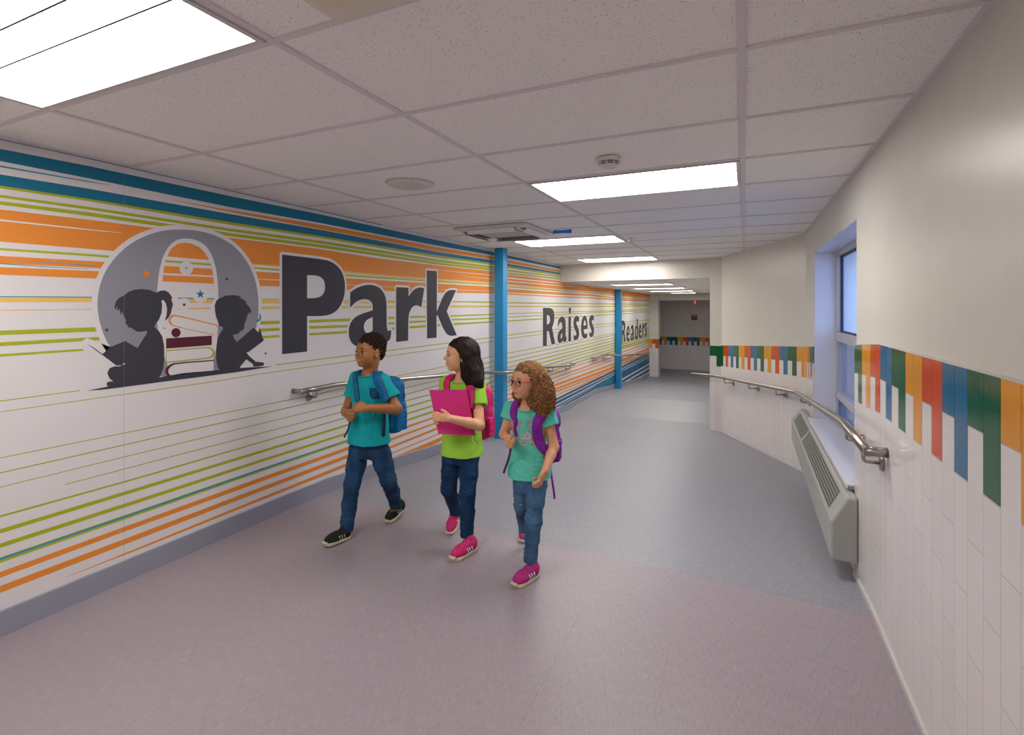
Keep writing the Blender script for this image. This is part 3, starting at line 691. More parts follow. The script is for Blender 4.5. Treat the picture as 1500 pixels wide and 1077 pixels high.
# ------------------------------------------------------------------ blue columns
def column(x0, x1, ybase, v, label):
    s = .15
    a, _ = None, None
    # front edges on the plane v = const at the given image columns
    def u_at(px, v): a = (px - CX) / F; return v / (a * sin(TH) + cos(TH)) * (a * cos(TH) - sin(TH))
    u0 = u_at(x0, v); u1 = u_at(x1, v)
    return u0, u1
def blue_column(u0, v0, s, zt, label):
    t = thing('blue_column', label, 'column', (u0 + s / 2, v0 + s / 2, fz(u0, v0)), 0, 'blue columns along the mural')
    bm = bmesh.new(); h = zt - fz(u0, v0)
    box(bm, (-s / 2, -s / 2, -.05), (s / 2, s / 2, h))
    bevel(link('shaft', bm, m_blue, t), .006, 3)
    return t
# two square steel columns standing just off the wall
colA = blue_column(-2.985, 5.96, .13, CE + .004, 'near blue square column just left of the word Raises')
colB = blue_column(-3.052, 13.12, .135, CE2 + .006, 'far blue square column just left of the word Readers')

# ------------------------------------------------------------------ recessed lights
m_lens = mat('light_lens', '#ffffff', .6, emit='#fffaf3', estr=14)
m_lframe = mat('light_frame', '#cfcacb', .45)
m_lrib = mat('light_rib', '#8f8a90', .5)
def troffer(u0, v0, ce, label, w=1.205, d=.585, strength=None, group='recessed ceiling lights'):
    t = thing('ceiling_light', label, 'ceiling light', (u0, v0, ce), 0, group)
    bm = bmesh.new(); fr = .018
    for a, b_ in (((0, 0), (w, fr)), ((0, d - fr), (w, d)), ((0, fr), (fr, d - fr)), ((w - fr, fr), (w, d - fr))):
        box(bm, (a[0], a[1], -.006), (b_[0], b_[1], .02))
    link('frame', bm, m_lframe, t)
    mid = d / 2; g = .055
    for a, b_ in ((fr, mid - g), (mid + g, d - fr)):
        bm = bmesh.new(); n = 6; top = []
        for i in range(n + 1):
            y = a + (b_ - a) * i / n; z = .004 - .004 * sin(pi * i / n); top.append((bm.verts.new((fr, y, z)), bm.verts.new((w - fr, y, z))))
        for p, q in zip(top, top[1:]): bm.faces.new((p[0], q[0], q[1], p[1]))
        g_ = bmesh.ops.extrude_face_region(bm, geom=bm.faces[:])
        for e in g_['geom']:
            if isinstance(e, bmesh.types.BMVert): e.co.z += .004
        link('lens', bm, m_lens, t)
    bm = bmesh.new(); box(bm, (fr, mid - g + .005, .002), (w - fr, mid + g - .005, .012)); link('centre_strip', bm, m_lens, t)
    bm = bmesh.new()
    for y in (mid - g, mid + g): box(bm, (fr, y - .0028, -.002), (w - fr, y + .0028, .014))
    link('rib', bm, mat('light_rib_dark', '#3b3640', .5), t)
    return t
R0, R1, R2 = -.009, -1.245, -2.481
def tv(k): return RV0 + k * RVS + .016
troffer(R2 + .015, tv(-1), CE, 'largest ceiling light, overhead at the upper left in front of the big O')
troffer(R1 + .015, tv(3), CE, 'ceiling light right behind the round smoke detector')
troffer(R2 + .015, tv(7), CE, 'ceiling light beside the strip of blue tape')
troffer(R2 + .015, tv(11), CE, 'ceiling light just in front of the white bulkhead')
troffer(R1 + .015, tv(-5), CE, 'added ceiling light out of view behind the viewer, brightening the near end')  # unseen fixture, added to brighten the near floor and ceiling
troffer(-2.9, 20.2, 2.0, 'added light out of view, brightening the far hall', w=1.2, group='lights in the lower ceiling')  # unseen fixture, put in to brighten the far hall
troffer(-1.6, 20.2, 2.0, 'second added light out of view, brightening the far hall', w=1.2, group='lights in the lower ceiling')  # another unseen fixture, added because the far wall stayed too dark
for i, (v, w_) in enumerate(((10.1, 1.205), (12.3, 1.205), (14.5, 1.205), (16.6, .75))):
    lab = ['first ceiling light beyond the white bulkhead, the widest there', 'second ceiling light beyond the white bulkhead', 'third ceiling light beyond the white bulkhead', 'short farthest ceiling light beyond the white bulkhead'][i]
    troffer((-2.5 if i < 3 else -2.15), v, CE2, lab, w=w_, group='lights in the lower ceiling')

# ------------------------------------------------------------------ things on the ceiling
m_offw = mat('ceiling_plastic', '#d8d3cd', .45)
m_slot = mat('dark_slot', '#55504c', .6)
def cp(px, py, ce=CE):
    Z = F * (ce - EYE) / (HY - py); p = W(px, py, Z); return p
p = cp(600.5, 270.5)
sp = thing('ceiling_speaker', 'round white flush speaker in the ceiling above the word Park', 'speaker', tuple(p))
bm = bmesh.new(); disc(bm, (0, 0, .004), (0, 0, -1), .152, .135, .010, 40); link('flange', bm, m_offw, sp, True)
bm = bmesh.new(); disc(bm, (0, 0, -.004), (0, 0, -1), .092, .084, .006, 40); link('grille', bm, mat('speaker_grille', '#cfcbc7', .7), sp)
for k in range(4):
    a = pi / 4 + k * pi / 2; bm = bmesh.new(); disc(bm, (.115 * cos(a), .115 * sin(a), -.004), (0, 0, -1), .005, .004, .004, 10); link('screw', bm, m_steel, sp)
p = cp(892, 233)
sd = thing('smoke_detector', 'round white smoke detector hanging under the ceiling', 'smoke detector', tuple(p))
bm = bmesh.new(); disc(bm, (0, 0, .002), (0, 0, -1), .066, .062, .020, 36); bevel(link('base', bm, m_offw, sd, False), .003)
bm = bmesh.new(); disc(bm, (0, 0, -.018), (0, 0, -1), .050, .050, .016, 36); link('vent_ring', bm, m_slot, sd, False)
bm = bmesh.new(); disc(bm, (0, 0, -.034), (0, 0, -1), .052, .036, .012, 36)
for k in range(8): a = k * pi / 4; box(bm, (.048 * cos(a) - .004, .048 * sin(a) - .004, -.036), (.048 * cos(a) + .004, .048 * sin(a) + .004, -.016))
disc(bm, (0, 0, -.0245), (0, 0, -1), .054, .054, .003, 36)
link('cap', bm, m_offw, sd, False)
bm = bmesh.new(); disc(bm, (.055, -.03, -.008), (0, -.3, -1), .005, .004, .004, 10); link('indicator', bm, m_slot, sd)
p = cp(923, 349.5)
sk = thing('sprinkler_head', 'tiny chrome sprinkler head under the ceiling beside the blue taped tile', 'sprinkler', tuple(p))
bm = bmesh.new(); disc(bm, (0, 0, .002), (0, 0, -1), .034, .03, .006, 20); link('escutcheon', bm, m_offw, sk)
bm = bmesh.new(); disc(bm, (0, 0, -.004), (0, 0, -1), .008, .008, .022, 10); disc(bm, (0, 0, -.026), (0, 0, -1), .02, .02, .003, 14); link('deflector', bm, m_steel, sk)
# cassette air unit
u0, v0 = R2 + .02, tv(4.9)
a = cp(680, 332); 
ac = thing('air_cassette', 'square white ceiling air cassette with a grey intake grille above the near blue column', 'air conditioner', (R2 + .29, 4.62, CE))
ca = .385
bm = bmesh.new()
prism(bm, [(-ca, -ca, 0), (ca, -ca, 0), (ca - .03, -ca + .03, -.03), (-ca + .03, -ca + .03, -.03)], (0, 0, .001)) if False else None
box(bm, (-ca, -ca, -.026), (ca, ca, .004)); bevel(link('housing', bm, m_offw, ac), .018, 3)
bm = bmesh.new(); box(bm, (-.22, -.22, -.034), (.22, .22, -.02)); 
gm = mat('intake_grille', '#8f8b8a', .6); n, l, b = nt(gm); tc = n.new('ShaderNodeTexCoord'); wv = n.new('ShaderNodeTexWave'); wv.inputs['Scale'].default_value = 22; wv.bands_direction = 'Y'
l.new(tc.outputs['Object'], wv.inputs['Vector']); cr = n.new('ShaderNodeValToRGB'); cr.color_ramp.elements[0].color = lin('#98938f'); cr.color_ramp.elements[1].color = lin('#cfcac6'); l.new(wv.outputs['Fac'], cr.inputs[0]); l.new(cr.outputs[0], b.inputs['Base Color'])
link('intake_grille', bm, gm, ac)
for k in range(4):
    R = Matrix.Rotation(k * pi / 2, 4, 'Z')
    bm = bmesh.new(); box(bm, (-.25, -.33, -.030), (.25, -.27, -.024)); bm.transform(R); link('air_slot', bm, m_slot, ac)
    bm = bmesh.new(); prism(bm, [(-.25, -.345, -.028), (.25, -.345, -.028), (.25, -.300, -.062), (-.25, -.300, -.062)], (0, -.006, -.004)); bm.transform(R); link('air_flap', bm, mat('flap_white', '#e9e6e2', .4), ac)
# strip of blue tape
p = cp(823.5, 337.2)
bm = bmesh.new(); prism(bm, [(-.095, -.022, 0), (.0, -.017, 0), (.095, -.024, 0), (.093, .024, 0), (0, .017, 0), (-.093, .022, 0)], (0, 0, .0012))
tp = link('blue_tape', bm, mat('blue_tape', '#2a88f2', .5)); tp.location = (p.x, p.y, CE - .016); tp.rotation_euler = (radians(62), 0, .12)
tag(tp, 'short strip of blue painter tape stuck on a ceiling tile', 'tape')
# the beige unit hanging at the top edge
p = cp(500, 22)
bu = thing('ceiling_unit', 'cream rounded surface-mounted housing hanging from the ceiling at the top edge', 'ceiling fixture', (-.975, 1.03, CE))
def rrect(w_, d_, r, n=6, z=0, ox=0, oy=0):
    q = []
    for cx_, cy_, a0 in ((w_ - r, r, -90), (w_ - r, d_ - r, 0), (r, d_ - r, 90), (r, r, 180)):
        for j in range(n + 1): a = radians(a0 + 90 * j / n); q.append((ox + cx_ + r * cos(a), oy + cy_ + r * sin(a), z))
    return q
bm = bmesh.new(); prism(bm, rrect(.95, .42, .05, 6, -.032, 0, -.43), (0, 0, .034)); bevel(link('housing', bm, mat('cream_plastic', '#dcd3c4', .35), bu), .012, 4)
bm = bmesh.new(); prism(bm, rrect(.88, .33, .04, 6, -.036, .035, -.40), (0, 0, .004)); link('lens_cover', bm, mat('cream_lens', '#d9d0b8', .3), bu)

# ------------------------------------------------------------------ handrails
def bracket_left(t, p, wall_u):         # p: rail point
    bm = bmesh.new(); x, y, z = p
    disc(bm, (wall_u + .002, y, z - .068), (1, 0, 0), .034, .030, .010, 20); link('wall_plate', bm, m_steel, t, True)
    bm = bmesh.new(); tube(bm, round_path([(wall_u + .01, y, z - .068), (x, y, z - .068), (x, y, z - .018)], .02, 5), .0075, 10)
    box(bm, (x - .012, y - .03, z - .024), (x + .012, y + .03, z - .018)); link('bracket', bm, m_steel, t)
rl = thing('handrail', 'brushed steel handrail on the mural wall behind the children', 'handrail', (UL, 3, .87), 0, 'wall handrails')
RLU = UL + .085
rz = lambda v: fz(UL, v) + .872
pts = round_path([(UL + .012, 2.76, .868), (RLU, 2.80, .868), (RLU, 3.13, .872), (RLU, 9.13, -.465 + .872 - .0), (RLU, 9.42, .392), (UL + .012, 9.46, .392)], .05, 5)
# the rail returns to the wall with square mitred ends
pts = [(RLU, 2.76, .870), (RLU, 2.95, .872), (RLU, 3.13, .872), (RLU, 3.2, .868), (RLU, 5.66, rz(5.66)), (UL + .275, 5.86, rz(5.86)), (UL + .275, 6.22, rz(6.22)), (RLU, 6.42, rz(6.42)), (RLU, 9.1, rz(9.1)), (RLU, 9.2, rz(9.2)), (RLU, 9.42, rz(9.4))]
bm = bmesh.new(); tube(bm, pts, .0205, 16); tube(bm, [(UL + .004, 2.78, .870), (RLU + .012, 2.78, .870)], .0200, 16); tube(bm, [(UL + .004, 9.40, rz(9.4)), (RLU + .01, 9.40, rz(9.4))], .02, 16)
ro = link('rail', bm, m_steel)
ro.parent = rl; ro.matrix_parent_inverse = Matrix.Translation(-rl.location)
def add_br(t, vs, zf_):
    for v in vs:
        before = set(COL.objects)
        bracket_left(t, (RLU, v, zf_(v)), UL + .0015)
        for o in set(COL.objects) - before: o.matrix_parent_inverse = Matrix.Translation(-t.location)
add_br(rl, [2.93, 3.98, 5.1, 7.0, 8.2, 9.15], lambda v: rz(v) if v > 3.13 else .872)
rl2 = thing('handrail', 'distant steel handrail passing the far blue column', 'handrail', (UL, 11, .4), 0, 'wall handrails')
pts = [(RLU, 10.86, .385), (RLU, 11.25, .40), (RLU, 11.9, rz(11.9) + .03), (RLU, 12.8, rz(12.8)), (UL + .27, 13.0, rz(13.0)), (UL + .27, 13.4, rz(13.4)), (RLU, 13.6, rz(13.6)), (RLU, 17.3, rz(17.3)), (RLU, 18.0, rz(17.6))]
bm = bmesh.new(); tube(bm, pts, .0205, 12); tube(bm, [(UL + .004, 10.9, .387), (RLU + .01, 10.9, .387)], .02, 12); o = link('rail', bm, m_steel); o.parent = rl2; o.matrix_parent_inverse = Matrix.Translation(-rl2.location)
add_br(rl2, [11.05, 11.95, 13.8, 15.0, 16.4, 17.6], lambda v: .39 if v < 11.4 else rz(v))
# right side
rr = thing('handrail', 'brushed steel handrail along the window and the angled tile wall', 'handrail', (UR, 3, .86), 0, 'wall handrails')
def adr(o): o.parent = rr; o.matrix_parent_inverse = Matrix.Translation(-rr.location); return o
RX = UR - .085
A_ = Vector((RX + .07, 2.71, .857)); B_ = Vector((RX, 2.71, .857)); C_ = Vector((RX, 3.33, .857))
D_ = Vector((RX - .01, 6.04, .612)); nA = Vector((-dA.y, dA.x, 0)) * -1
Ez = fz(0, 8.3) + .855
E1 = Vector((P2.x - .11, P2.y - .13, Ez)); F1 = E1 + Vector((-.33, .06, 0))
bm = bmesh.new(); tube(bm, [(UR - .012, 2.715, .857), (RX - .012, 2.715, .857)], .0225, 20)
tube(bm, [B_ + Vector((0, -.012, 0)), C_ - Vector((0, .05, 0)), C_ + Vector((0, .05, -.004)), D_ + Vector((0, -.05, .004)), D_ + Vector((-.02, .05, -.004)), E1 + Vector((.03, -.06, .004)), E1, F1], .0222, 20)
adr(link('rail', bm, m_steel))
def br_dir(p, n_, wall_d):
    """p rail point, n_ unit vector to the wall, wall_d distance"""
    p = Vector(p); n_ = Vector(n_).normalized(); q = p + n_ * wall_d
    bm = bmesh.new(); disc(bm, q + Vector((0, 0, -.07)) - n_ * .002, -n_, .036, .032, .010, 22); adr(link('wall_plate', bm, m_steel, None, True))
    bm = bmesh.new(); tube(bm, round_path([q + Vector((0, 0, -.07)) - n_ * .01, p + Vector((0, 0, -.07)), p + Vector((0, 0, -.015))], .02, 5), .008, 10)
    t_ = Vector((-n_.y, n_.x, 0)); a = p + Vector((0, 0, -.022))
    prism(bm, [a - t_ * .028 - n_ * .012, a + t_ * .028 - n_ * .012, a + t_ * .028 + n_ * .012, a - t_ * .028 + n_ * .012], (0, 0, .006))
    adr(link('bracket', bm, m_steel))
br_dir((RX, 2.80, .857), (1, 0, 0), .075); br_dir((RX, 3.22, .857), (1, 0, 0), .075)
br_dir((RX - .005, 5.62, .653), (1, 0, 0), .078)
nW = Vector((.93, .36, 0)).normalized()
for k in (.18, .48, .82):
    p = D_.lerp(E1, k); dd = (Vector((P1.x, P1.y, 0)) - p); dist = abs(dd.dot(Vector((-dA.y, dA.x, 0))))
    br_dir(p, Vector((-dA.y, dA.x, 0)) * (1 if dd.dot(Vector((-dA.y, dA.x, 0))) > 0 else -1), dist - .012)

# ------------------------------------------------------------------ window
m_alu = mat('window_frame_paint', '#b9bac4', .35)
m_gask = mat('window_gasket', '#16181c', .5)
m_glass = mat('window_glass', '#dfe8f2', .02, trans=1.0); MATS['window_glass'].node_tree.nodes['Principled BSDF'].inputs['IOR'].default_value = 1.45
wx = UR + .168
win = bpy.data.objects.new('window_1', None); COL.objects.link(win); win['kind'] = 'structure'; win.location = (wx, 4.4, .5)
def adw(o): o.parent = win; o.matrix_parent_inverse = Matrix.Translation(-win.location); return o
bm = bmesh.new()
ZB, ZT = .475, WZ
box(bm, (wx, W0, ZB), (wx + .07, W0 + .05, ZT)); box(bm, (wx, W1 - .05, ZB), (wx + .07, W1, ZT)); box(bm, (wx, W0 + .05, ZT - .05), (wx + .07, W1 - .05, ZT))
box(bm, (wx, W0 + .05, 1.195), (wx + .07, W1 - .05, 1.275)); box(bm, (wx, W0 + .05, .715), (wx + .07, W1 - .05, .75)); box(bm, (wx, W0 + .05, ZB), (wx + .07, W1 - .05, ZB + .04))
adw(bevel(link('window_frame', bm, m_alu), .004))
bm = bmesh.new()
a0, a1, b0, b1 = W0 + .05, W1 - .05, 1.275, ZT - .05
for q in (((wx + .03, a0, b0), (wx + .052, a0 + .016, b1)), ((wx + .03, a1 - .016, b0), (wx + .052, a1, b1)), ((wx + .03, a0, b1 - .016), (wx + .052, a1, b1)), ((wx + .03, a0, b0), (wx + .052, a1, b0 + .014))): box(bm, *q)
adw(link('gasket', bm, m_gask))
bm = bmesh.new(); box(bm, (wx + .040, a0 + .01, b0 + .01), (wx + .046, a1 - .01, b1 - .01)); adw(link('pane', bm, m_glass))
m_glass2 = mat('tinted_glass', '#98a2b4', .06, trans=.7)
bm = bmesh.new(); box(bm, (wx + .040, a0 - .002, .748), (wx + .046, a1 + .002, 1.197)); adw(link('pane', bm, m_glass2))
bm = bmesh.new(); box(bm, (wx + .040, a0 - .002, .512), (wx + .046, a1 + .002, .717)); adw(link('pane', bm, m_glass2))
# operable lower sash
bm = bmesh.new(); y0, y1 = W0 + .06, W1 - .06
for q in (((wx - .012, y0, .50), (wx + .01, y0 + .035, .735)), ((wx - .012, y1 - .035, .50), (wx + .01, y1, .735)), ((wx - .012, y0, .70), (wx + .01, y1, .735)), ((wx - .012, y0, .50), (wx + .01, y1, .53)), ((wx - .012, 3.95, .5), (wx + .01, 3.99, .735))): box(bm, *q)
adw(bevel(link('sash', bm, m_alu), .003))
# head and jamb linings
bm = bmesh.new(); box(bm, (UR + .002, W0, WZ - .006), (wx, W1, WZ - .001)); box(bm, (UR + .002, W1 - .006, .475), (wx, W1 - .001, WZ)); box(bm, (UR + .002, W0 + .001, .475), (wx, W0 + .006, WZ))
link('trim_20', bm, mat('lining_white', '#dcdce2', .4), kind='structure')
bm = bmesh.new(); box(bm, (wx + .07, W0 - .2, -.9), (UR + .42, W0, CE))
# brick wall across the yard
m_brick = mat('yard_brick', '#b9b3ae', .8)
n, l, b = nt(m_brick); tc = n.new('ShaderNodeTexCoord'); sx = n.new('ShaderNodeSeparateXYZ'); cx = n.new('ShaderNodeCombineXYZ'); l.new(tc.outputs['Object'], sx.inputs[0]); l.new(sx.outputs[1], cx.inputs[0]); l.new(sx.outputs[2], cx.inputs[1])
br = n.new('ShaderNodeTexBrick'); br.inputs['Scale'].default_value = 1; br.inputs['Brick Width'].default_value = .4; br.inputs['Row Height'].default_value = .2; br.inputs['Mortar Size'].default_value = .01
br.inputs['Color1'].default_value = lin('#b9b3ae'); br.inputs['Color2'].default_value = lin('#a9a39e'); br.inputs['Mortar'].default_value = lin('#8e8984'); l.new(cx.outputs[0], br.inputs['Vector']); l.new(br.outputs[0], b.inputs['Base Color'])
bm = bmesh.new(); box(bm, (4.2, 3, -1), (4.4, 30, 4.0)); wo = link('brick_wall', bm, m_brick); tag(wo, 'pale block wall seen outside through the upper window', 'wall')
bm = bmesh.new(); box(bm, (1.3, -4, -1.1), (12, 34, -1.0)); go = link('yard_ground', bm, mat('yard_paving', '#8f8c8a', .9), kind='structure')

# ------------------------------------------------------------------ radiator cabinet and sill shelf
m_rad = mat('radiator_enamel', '#a3a4a0', .32)
rd = thing('radiator_cabinet', 'long grey sloped-top radiator cabinet under the window', 'radiator', (UR, W0, 0))
def adc(o): o.parent = rd; o.matrix_parent_inverse = Matrix.Translation(-rd.location); return o
r0, r1 = 3.345, 6.02
UF, UT, UB = .440, .520, UR - .0115
za = lambda v: (v - r0) / (r1 - r0) * .045
def rsec(v): k = za(v); return [(UB, v, .075 + k), (UF, v, .075 + k), (UF, v, .290 + k), (UT, v, .437 + k * .3), (UB, v, .437 + k * .3)]
bm = bmesh.new(); A = [bm.verts.new(p) for p in rsec(r0)]; B = [bm.verts.new(p) for p in rsec(r1)]
bm.faces.new(A); bm.faces.new(B[::-1])
for i in range(5): bm.faces.new((A[i], B[i], B[(i + 1) % 5], A[(i + 1) % 5]))
adc(bevel(link('cabinet', bm, m_rad), .012, 3))
def slope(v, t, off):                  # point on the sloping face, t 0 lower .. 1 upper
    a, b_ = Vector(rsec(v)[2]), Vector(rsec(v)[3]); nn = Vector((-(b_.z - a.z), 0, b_.x - a.x)).normalized(); return a.lerp(b_, t) + nn * off
for (g0, g1) in ((r0 + .16, 5.05), (5.14, r1 - .16)):
    bm = bmesh.new(); 
    quad(bm, [slope(g0, .14, .0008), slope(g1, .14, .0008), slope(g1, .84, .0008), slope(g0, .84, .0008)])
    adc(link('grille_opening', bm, mat('grille_dark', '#1d1e1c', .7)))
    bm = bmesh.new(); n_ = int((g1 - g0) / .034)
    for i in range(n_ + 1):
        v = g0 + (g1 - g0) * i / n_; q = [slope(v - .004, .12, .0010), slope(v + .004, .12, .0010), slope(v + .004, .86, .0010), slope(v - .004, .86, .0010)]
        nn = (slope(v, .5, 1) - slope(v, .5, 0)); prism(bm, q, nn * .0008)
    for t_ in (.12, .245, .37, .495, .62, .745, .86):
        q = [slope(g0 - .006, t_ - .012, .001), slope(g1 + .006, t_ - .012, .001), slope(g1 + .006, t_ + .012, .001), slope(g0 - .006, t_ + .012, .001)]; prism(bm, q, nn * .0009)
    adc(link('grille', bm, m_rad))
bm = bmesh.new(); quad(bm, [(UF - .0006, 4.93, .08), (UF - .0006, 4.936, .08), (UF - .0006, 4.936, .31), (UF - .0006, 4.93, .31)]); adc(link('panel_joint', bm, mat('grille_dark', '#1d1e1c', .7)))
bm = bmesh.new(); box(bm, (.532, W0 + .004, .468), (wx, W1 - .002, .482)); box(bm, (.532, W0 + .004, .452), (.540, W1 - .002, .47)); box(bm, (.55, W0 + .03, .44), (.60, W0 + .08, .468))
sl = bevel(link('window_sill', bm, mat('sill_white', '#dfdfe6', .22)), .003); sl['kind'] = 'structure'

# ------------------------------------------------------------------ back wall fittings
def bw(px, py, v=20.95):
    a = (px - CX) / F; t = v / (a * sin(TH) + cos(TH)); return W(px, py, t)
p = bw(1016.8, 464.2)
fa = thing('fire_alarm', 'dark red fire alarm strobe high on the far wall', 'fire alarm', tuple(p))
bm = bmesh.new(); box(bm, (-.10, -.03, -.12), (.10, .012, .07)); bevel(link('housing', bm, mat('alarm_red', '#7d0f1b', .4), fa), .01)
bm = bmesh.new(); box(bm, (-.06, -.045, .015), (.06, -.028, .055)); link('strobe_lens', bm, mat('alarm_lens', '#b9a5a8', .2), fa)
p = bw(1017, 443, 20.4)
ex = thing('exit_sign', 'small red-lit sign hanging from the far hall ceiling', 'sign', tuple(p))
bm = bmesh.new(); box(bm, (-.02, -.14, -.09), (.02, .14, .14)); bevel(link('housing', bm, mat('sign_clear', '#c9bfba', .2), ex), .006)
bm = bmesh.new()
for yy in (-.10, -.03, .04, .10): box(bm, (-.024, yy - .012, -.05), (.024, yy + .012, .05))
link('lettering', bm, mat('sign_red', '#ff5a4a', .4, emit='#ff4535', estr=2.5), ex)
p = bw(1011, 522.5)
bm = bmesh.new(); box(bm, (-.04, -.016, -.06), (.04, .004, .06)); ou = bevel(link('wall_outlet', bm, m_offw), .004); ou.location = p; tag(ou, 'white outlet plate low on the tiled far wall', 'outlet')
# ------------------------------------------------------------------ solid modelling kit: smooth unions of solids, meshed at the surface
import numpy as np, openvdb
def V(*a): return np.array(a, dtype=np.float64)
class Solid:
    def __init__(s, lo, hi, h):
        s.lo = np.array(lo, float); s.h = h
        s.n = np.ceil((np.array(hi) - s.lo) / h).astype(int) + 1
        s.a = np.full(s.n, .05, np.float32)
    def _sub(s, lo, hi):
        i0 = np.maximum(np.floor((lo - s.lo) / s.h).astype(int), 0); i1 = np.minimum(np.ceil((hi - s.lo) / s.h).astype(int) + 1, s.n)
        if (i1 <= i0).any(): return None
        sl = tuple(slice(a, b) for a, b in zip(i0, i1))
        g = [(s.lo[k] + np.arange(i0[k], i1[k]) * s.h).astype(np.float32) for k in range(3)]
        return sl, g[0][:, None, None], g[1][None, :, None], g[2][None, None, :]
    def op(s, lo, hi, fn, k=.01, mode='+', pad=.03):
        r = s._sub(np.array(lo) - pad, np.array(hi) + pad)
        if r is None: return s
        sl, X, Y, Z = r
        d = np.broadcast_to(fn(X, Y, Z), s.a[sl].shape).astype(np.float32); A = s.a[sl]
        if mode == '+':
            h = np.clip(.5 + .5 * (A - d) / k, 0, 1); s.a[sl] = A * (1 - h) + d * h - k * h * (1 - h)
        elif mode == '-':
            d = -d; h = np.clip(.5 - .5 * (A - d) / k, 0, 1); s.a[sl] = A * (1 - h) + d * h + k * h * (1 - h)
        else:
            s.a[sl] = A + d
        return s
    def cone(s, a, b, ra, rb, k=.01, mode='+', flat=False):
        a = np.array(a, float); b = np.array(b, float); ba = b - a; L2 = ba @ ba + 1e-12; R = max(ra, rb); L = math.sqrt(L2)
        def fn(X, Y, Z):
            px, py, pz = X - a[0], Y - a[1], Z - a[2]
            t = (px * ba[0] + py * ba[1] + pz * ba[2]) / L2; tc = np.clip(t, 0, 1)
            d = np.sqrt((px - ba[0] * tc) ** 2 + (py - ba[1] * tc) ** 2 + (pz - ba[2] * tc) ** 2) - (ra + (rb - ra) * tc)
            if flat:
                dr = np.sqrt(np.maximum((px - ba[0] * t) ** 2 + (py - ba[1] * t) ** 2 + (pz - ba[2] * t) ** 2, 0)) - (ra + (rb - ra) * tc)
                d = np.maximum(dr, np.maximum(-t, t - 1) * L)
            return d
        return s.op(np.minimum(a, b) - R, np.maximum(a, b) + R, fn, k, mode)
    def chain(s, pts, rad, k=.01, mode='+'):
        for i in range(len(pts) - 1): s.cone(pts[i], pts[i + 1], rad[i], rad[i + 1], k, mode)
        return s
    def ell(s, c, r, M=None, k=.01, mode='+'):
        """ellipsoid; with M (3x3 columns = axes) oriented"""
        c = np.array(c, float); r = np.array(r, float); R = r.max(); M = np.eye(3) if M is None else M
        def fn(X, Y, Z):
            p = (X - c[0], Y - c[1], Z - c[2]); q = [p[0] * M[0, j] + p[1] * M[1, j] + p[2] * M[2, j] for j in range(3)]
            k0 = np.sqrt(sum((q[j] / r[j]) ** 2 for j in range(3))); k1 = np.sqrt(sum((q[j] / r[j] ** 2) ** 2 for j in range(3))) + 1e-9
            return k0 * (k0 - 1) / k1
        return s.op(c - R, c + R, fn, k, mode)
    def box(s, c, r, M=None, rd=.01, k=.005, mode='+'):
        c = np.array(c, float); r = np.array(r, float); M = np.eye(3) if M is None else M; R = np.linalg.norm(r)
        def fn(X, Y, Z):
            p = (X - c[0], Y - c[1], Z - c[2]); q = [np.abs(p[0] * M[0, j] + p[1] * M[1, j] + p[2] * M[2, j]) - (r[j] - rd) for j in range(3)]
            o = np.sqrt(sum(np.maximum(x, 0) ** 2 for x in q)); return o + np.minimum(np.maximum(np.maximum(q[0], q[1]), q[2]), 0) - rd
        return s.op(c - R, c + R, fn, k, mode)
    def loft(s, rings, psi, k=.01, mode='+', pw=2.3):
        """stack of ellipse-like sections: (cx, cy, z, half width, half depth); psi turns the section"""
        rings = sorted(rings, key=lambda q: q[2]); z = np.array([q[2] for q in rings])
        cs = [np.array([q[i] for q in rings]) for i in (0, 1, 3, 4)]; c_, s_ = math.cos(psi), math.sin(psi)
        R = max(cs[2].max(), cs[3].max())
        lo = np.array([cs[0].min() - R, cs[1].min() - R, z[0]]); hi = np.array([cs[0].max() + R, cs[1].max() + R, z[-1]])
        def fn(X, Y, Z):
            zz = np.clip(Z, z[0], z[-1]); t = [np.interp(zz.ravel(), z, c).reshape(zz.shape) for c in cs]
            px, py = X - t[0], Y - t[1]; u = px * c_ - py * s_; w_ = px * s_ + py * c_
            q = (np.abs(u / t[2]) ** pw + np.abs(w_ / t[3]) ** pw) ** (1 / pw)
            d = (q - 1) * np.minimum(t[2], t[3]) * 1.0
            dz = np.maximum(z[0] - Z, Z - z[-1]); return np.where(dz > 0, np.sqrt(np.maximum(d, 0) ** 2 + dz ** 2), np.maximum(d, dz * 1.0))
        return s.op(lo, hi, fn, k, mode)
    def ruffle(s, amp, freqs, lo=None, hi=None, seed=0, stretch=(1, 1, 1)):
        rnd = np.random.RandomState(seed); W_ = []
        for f in freqs:
            for _ in range(3): v = rnd.normal(size=3); v /= np.linalg.norm(v); W_.append((v * np.array(stretch) * f, rnd.rand() * 6.28, rnd.normal(size=3)))
        def fn(X, Y, Z):
            o = 0
            for v, ph, v2 in W_:
                n2 = v2 / np.linalg.norm(v2) * np.linalg.norm(v) * .7
                o = o + np.sin(X * v[0] + Y * v[1] + Z * v[2] + ph) * np.sin(X * n2[0] + Y * n2[1] + Z * n2[2] + ph * 2)
            return o / len(W_) * amp * 2
        return s.op(s.lo if lo is None else lo, (s.lo + s.n * s.h) if hi is None else hi, fn, mode='d', pad=0)
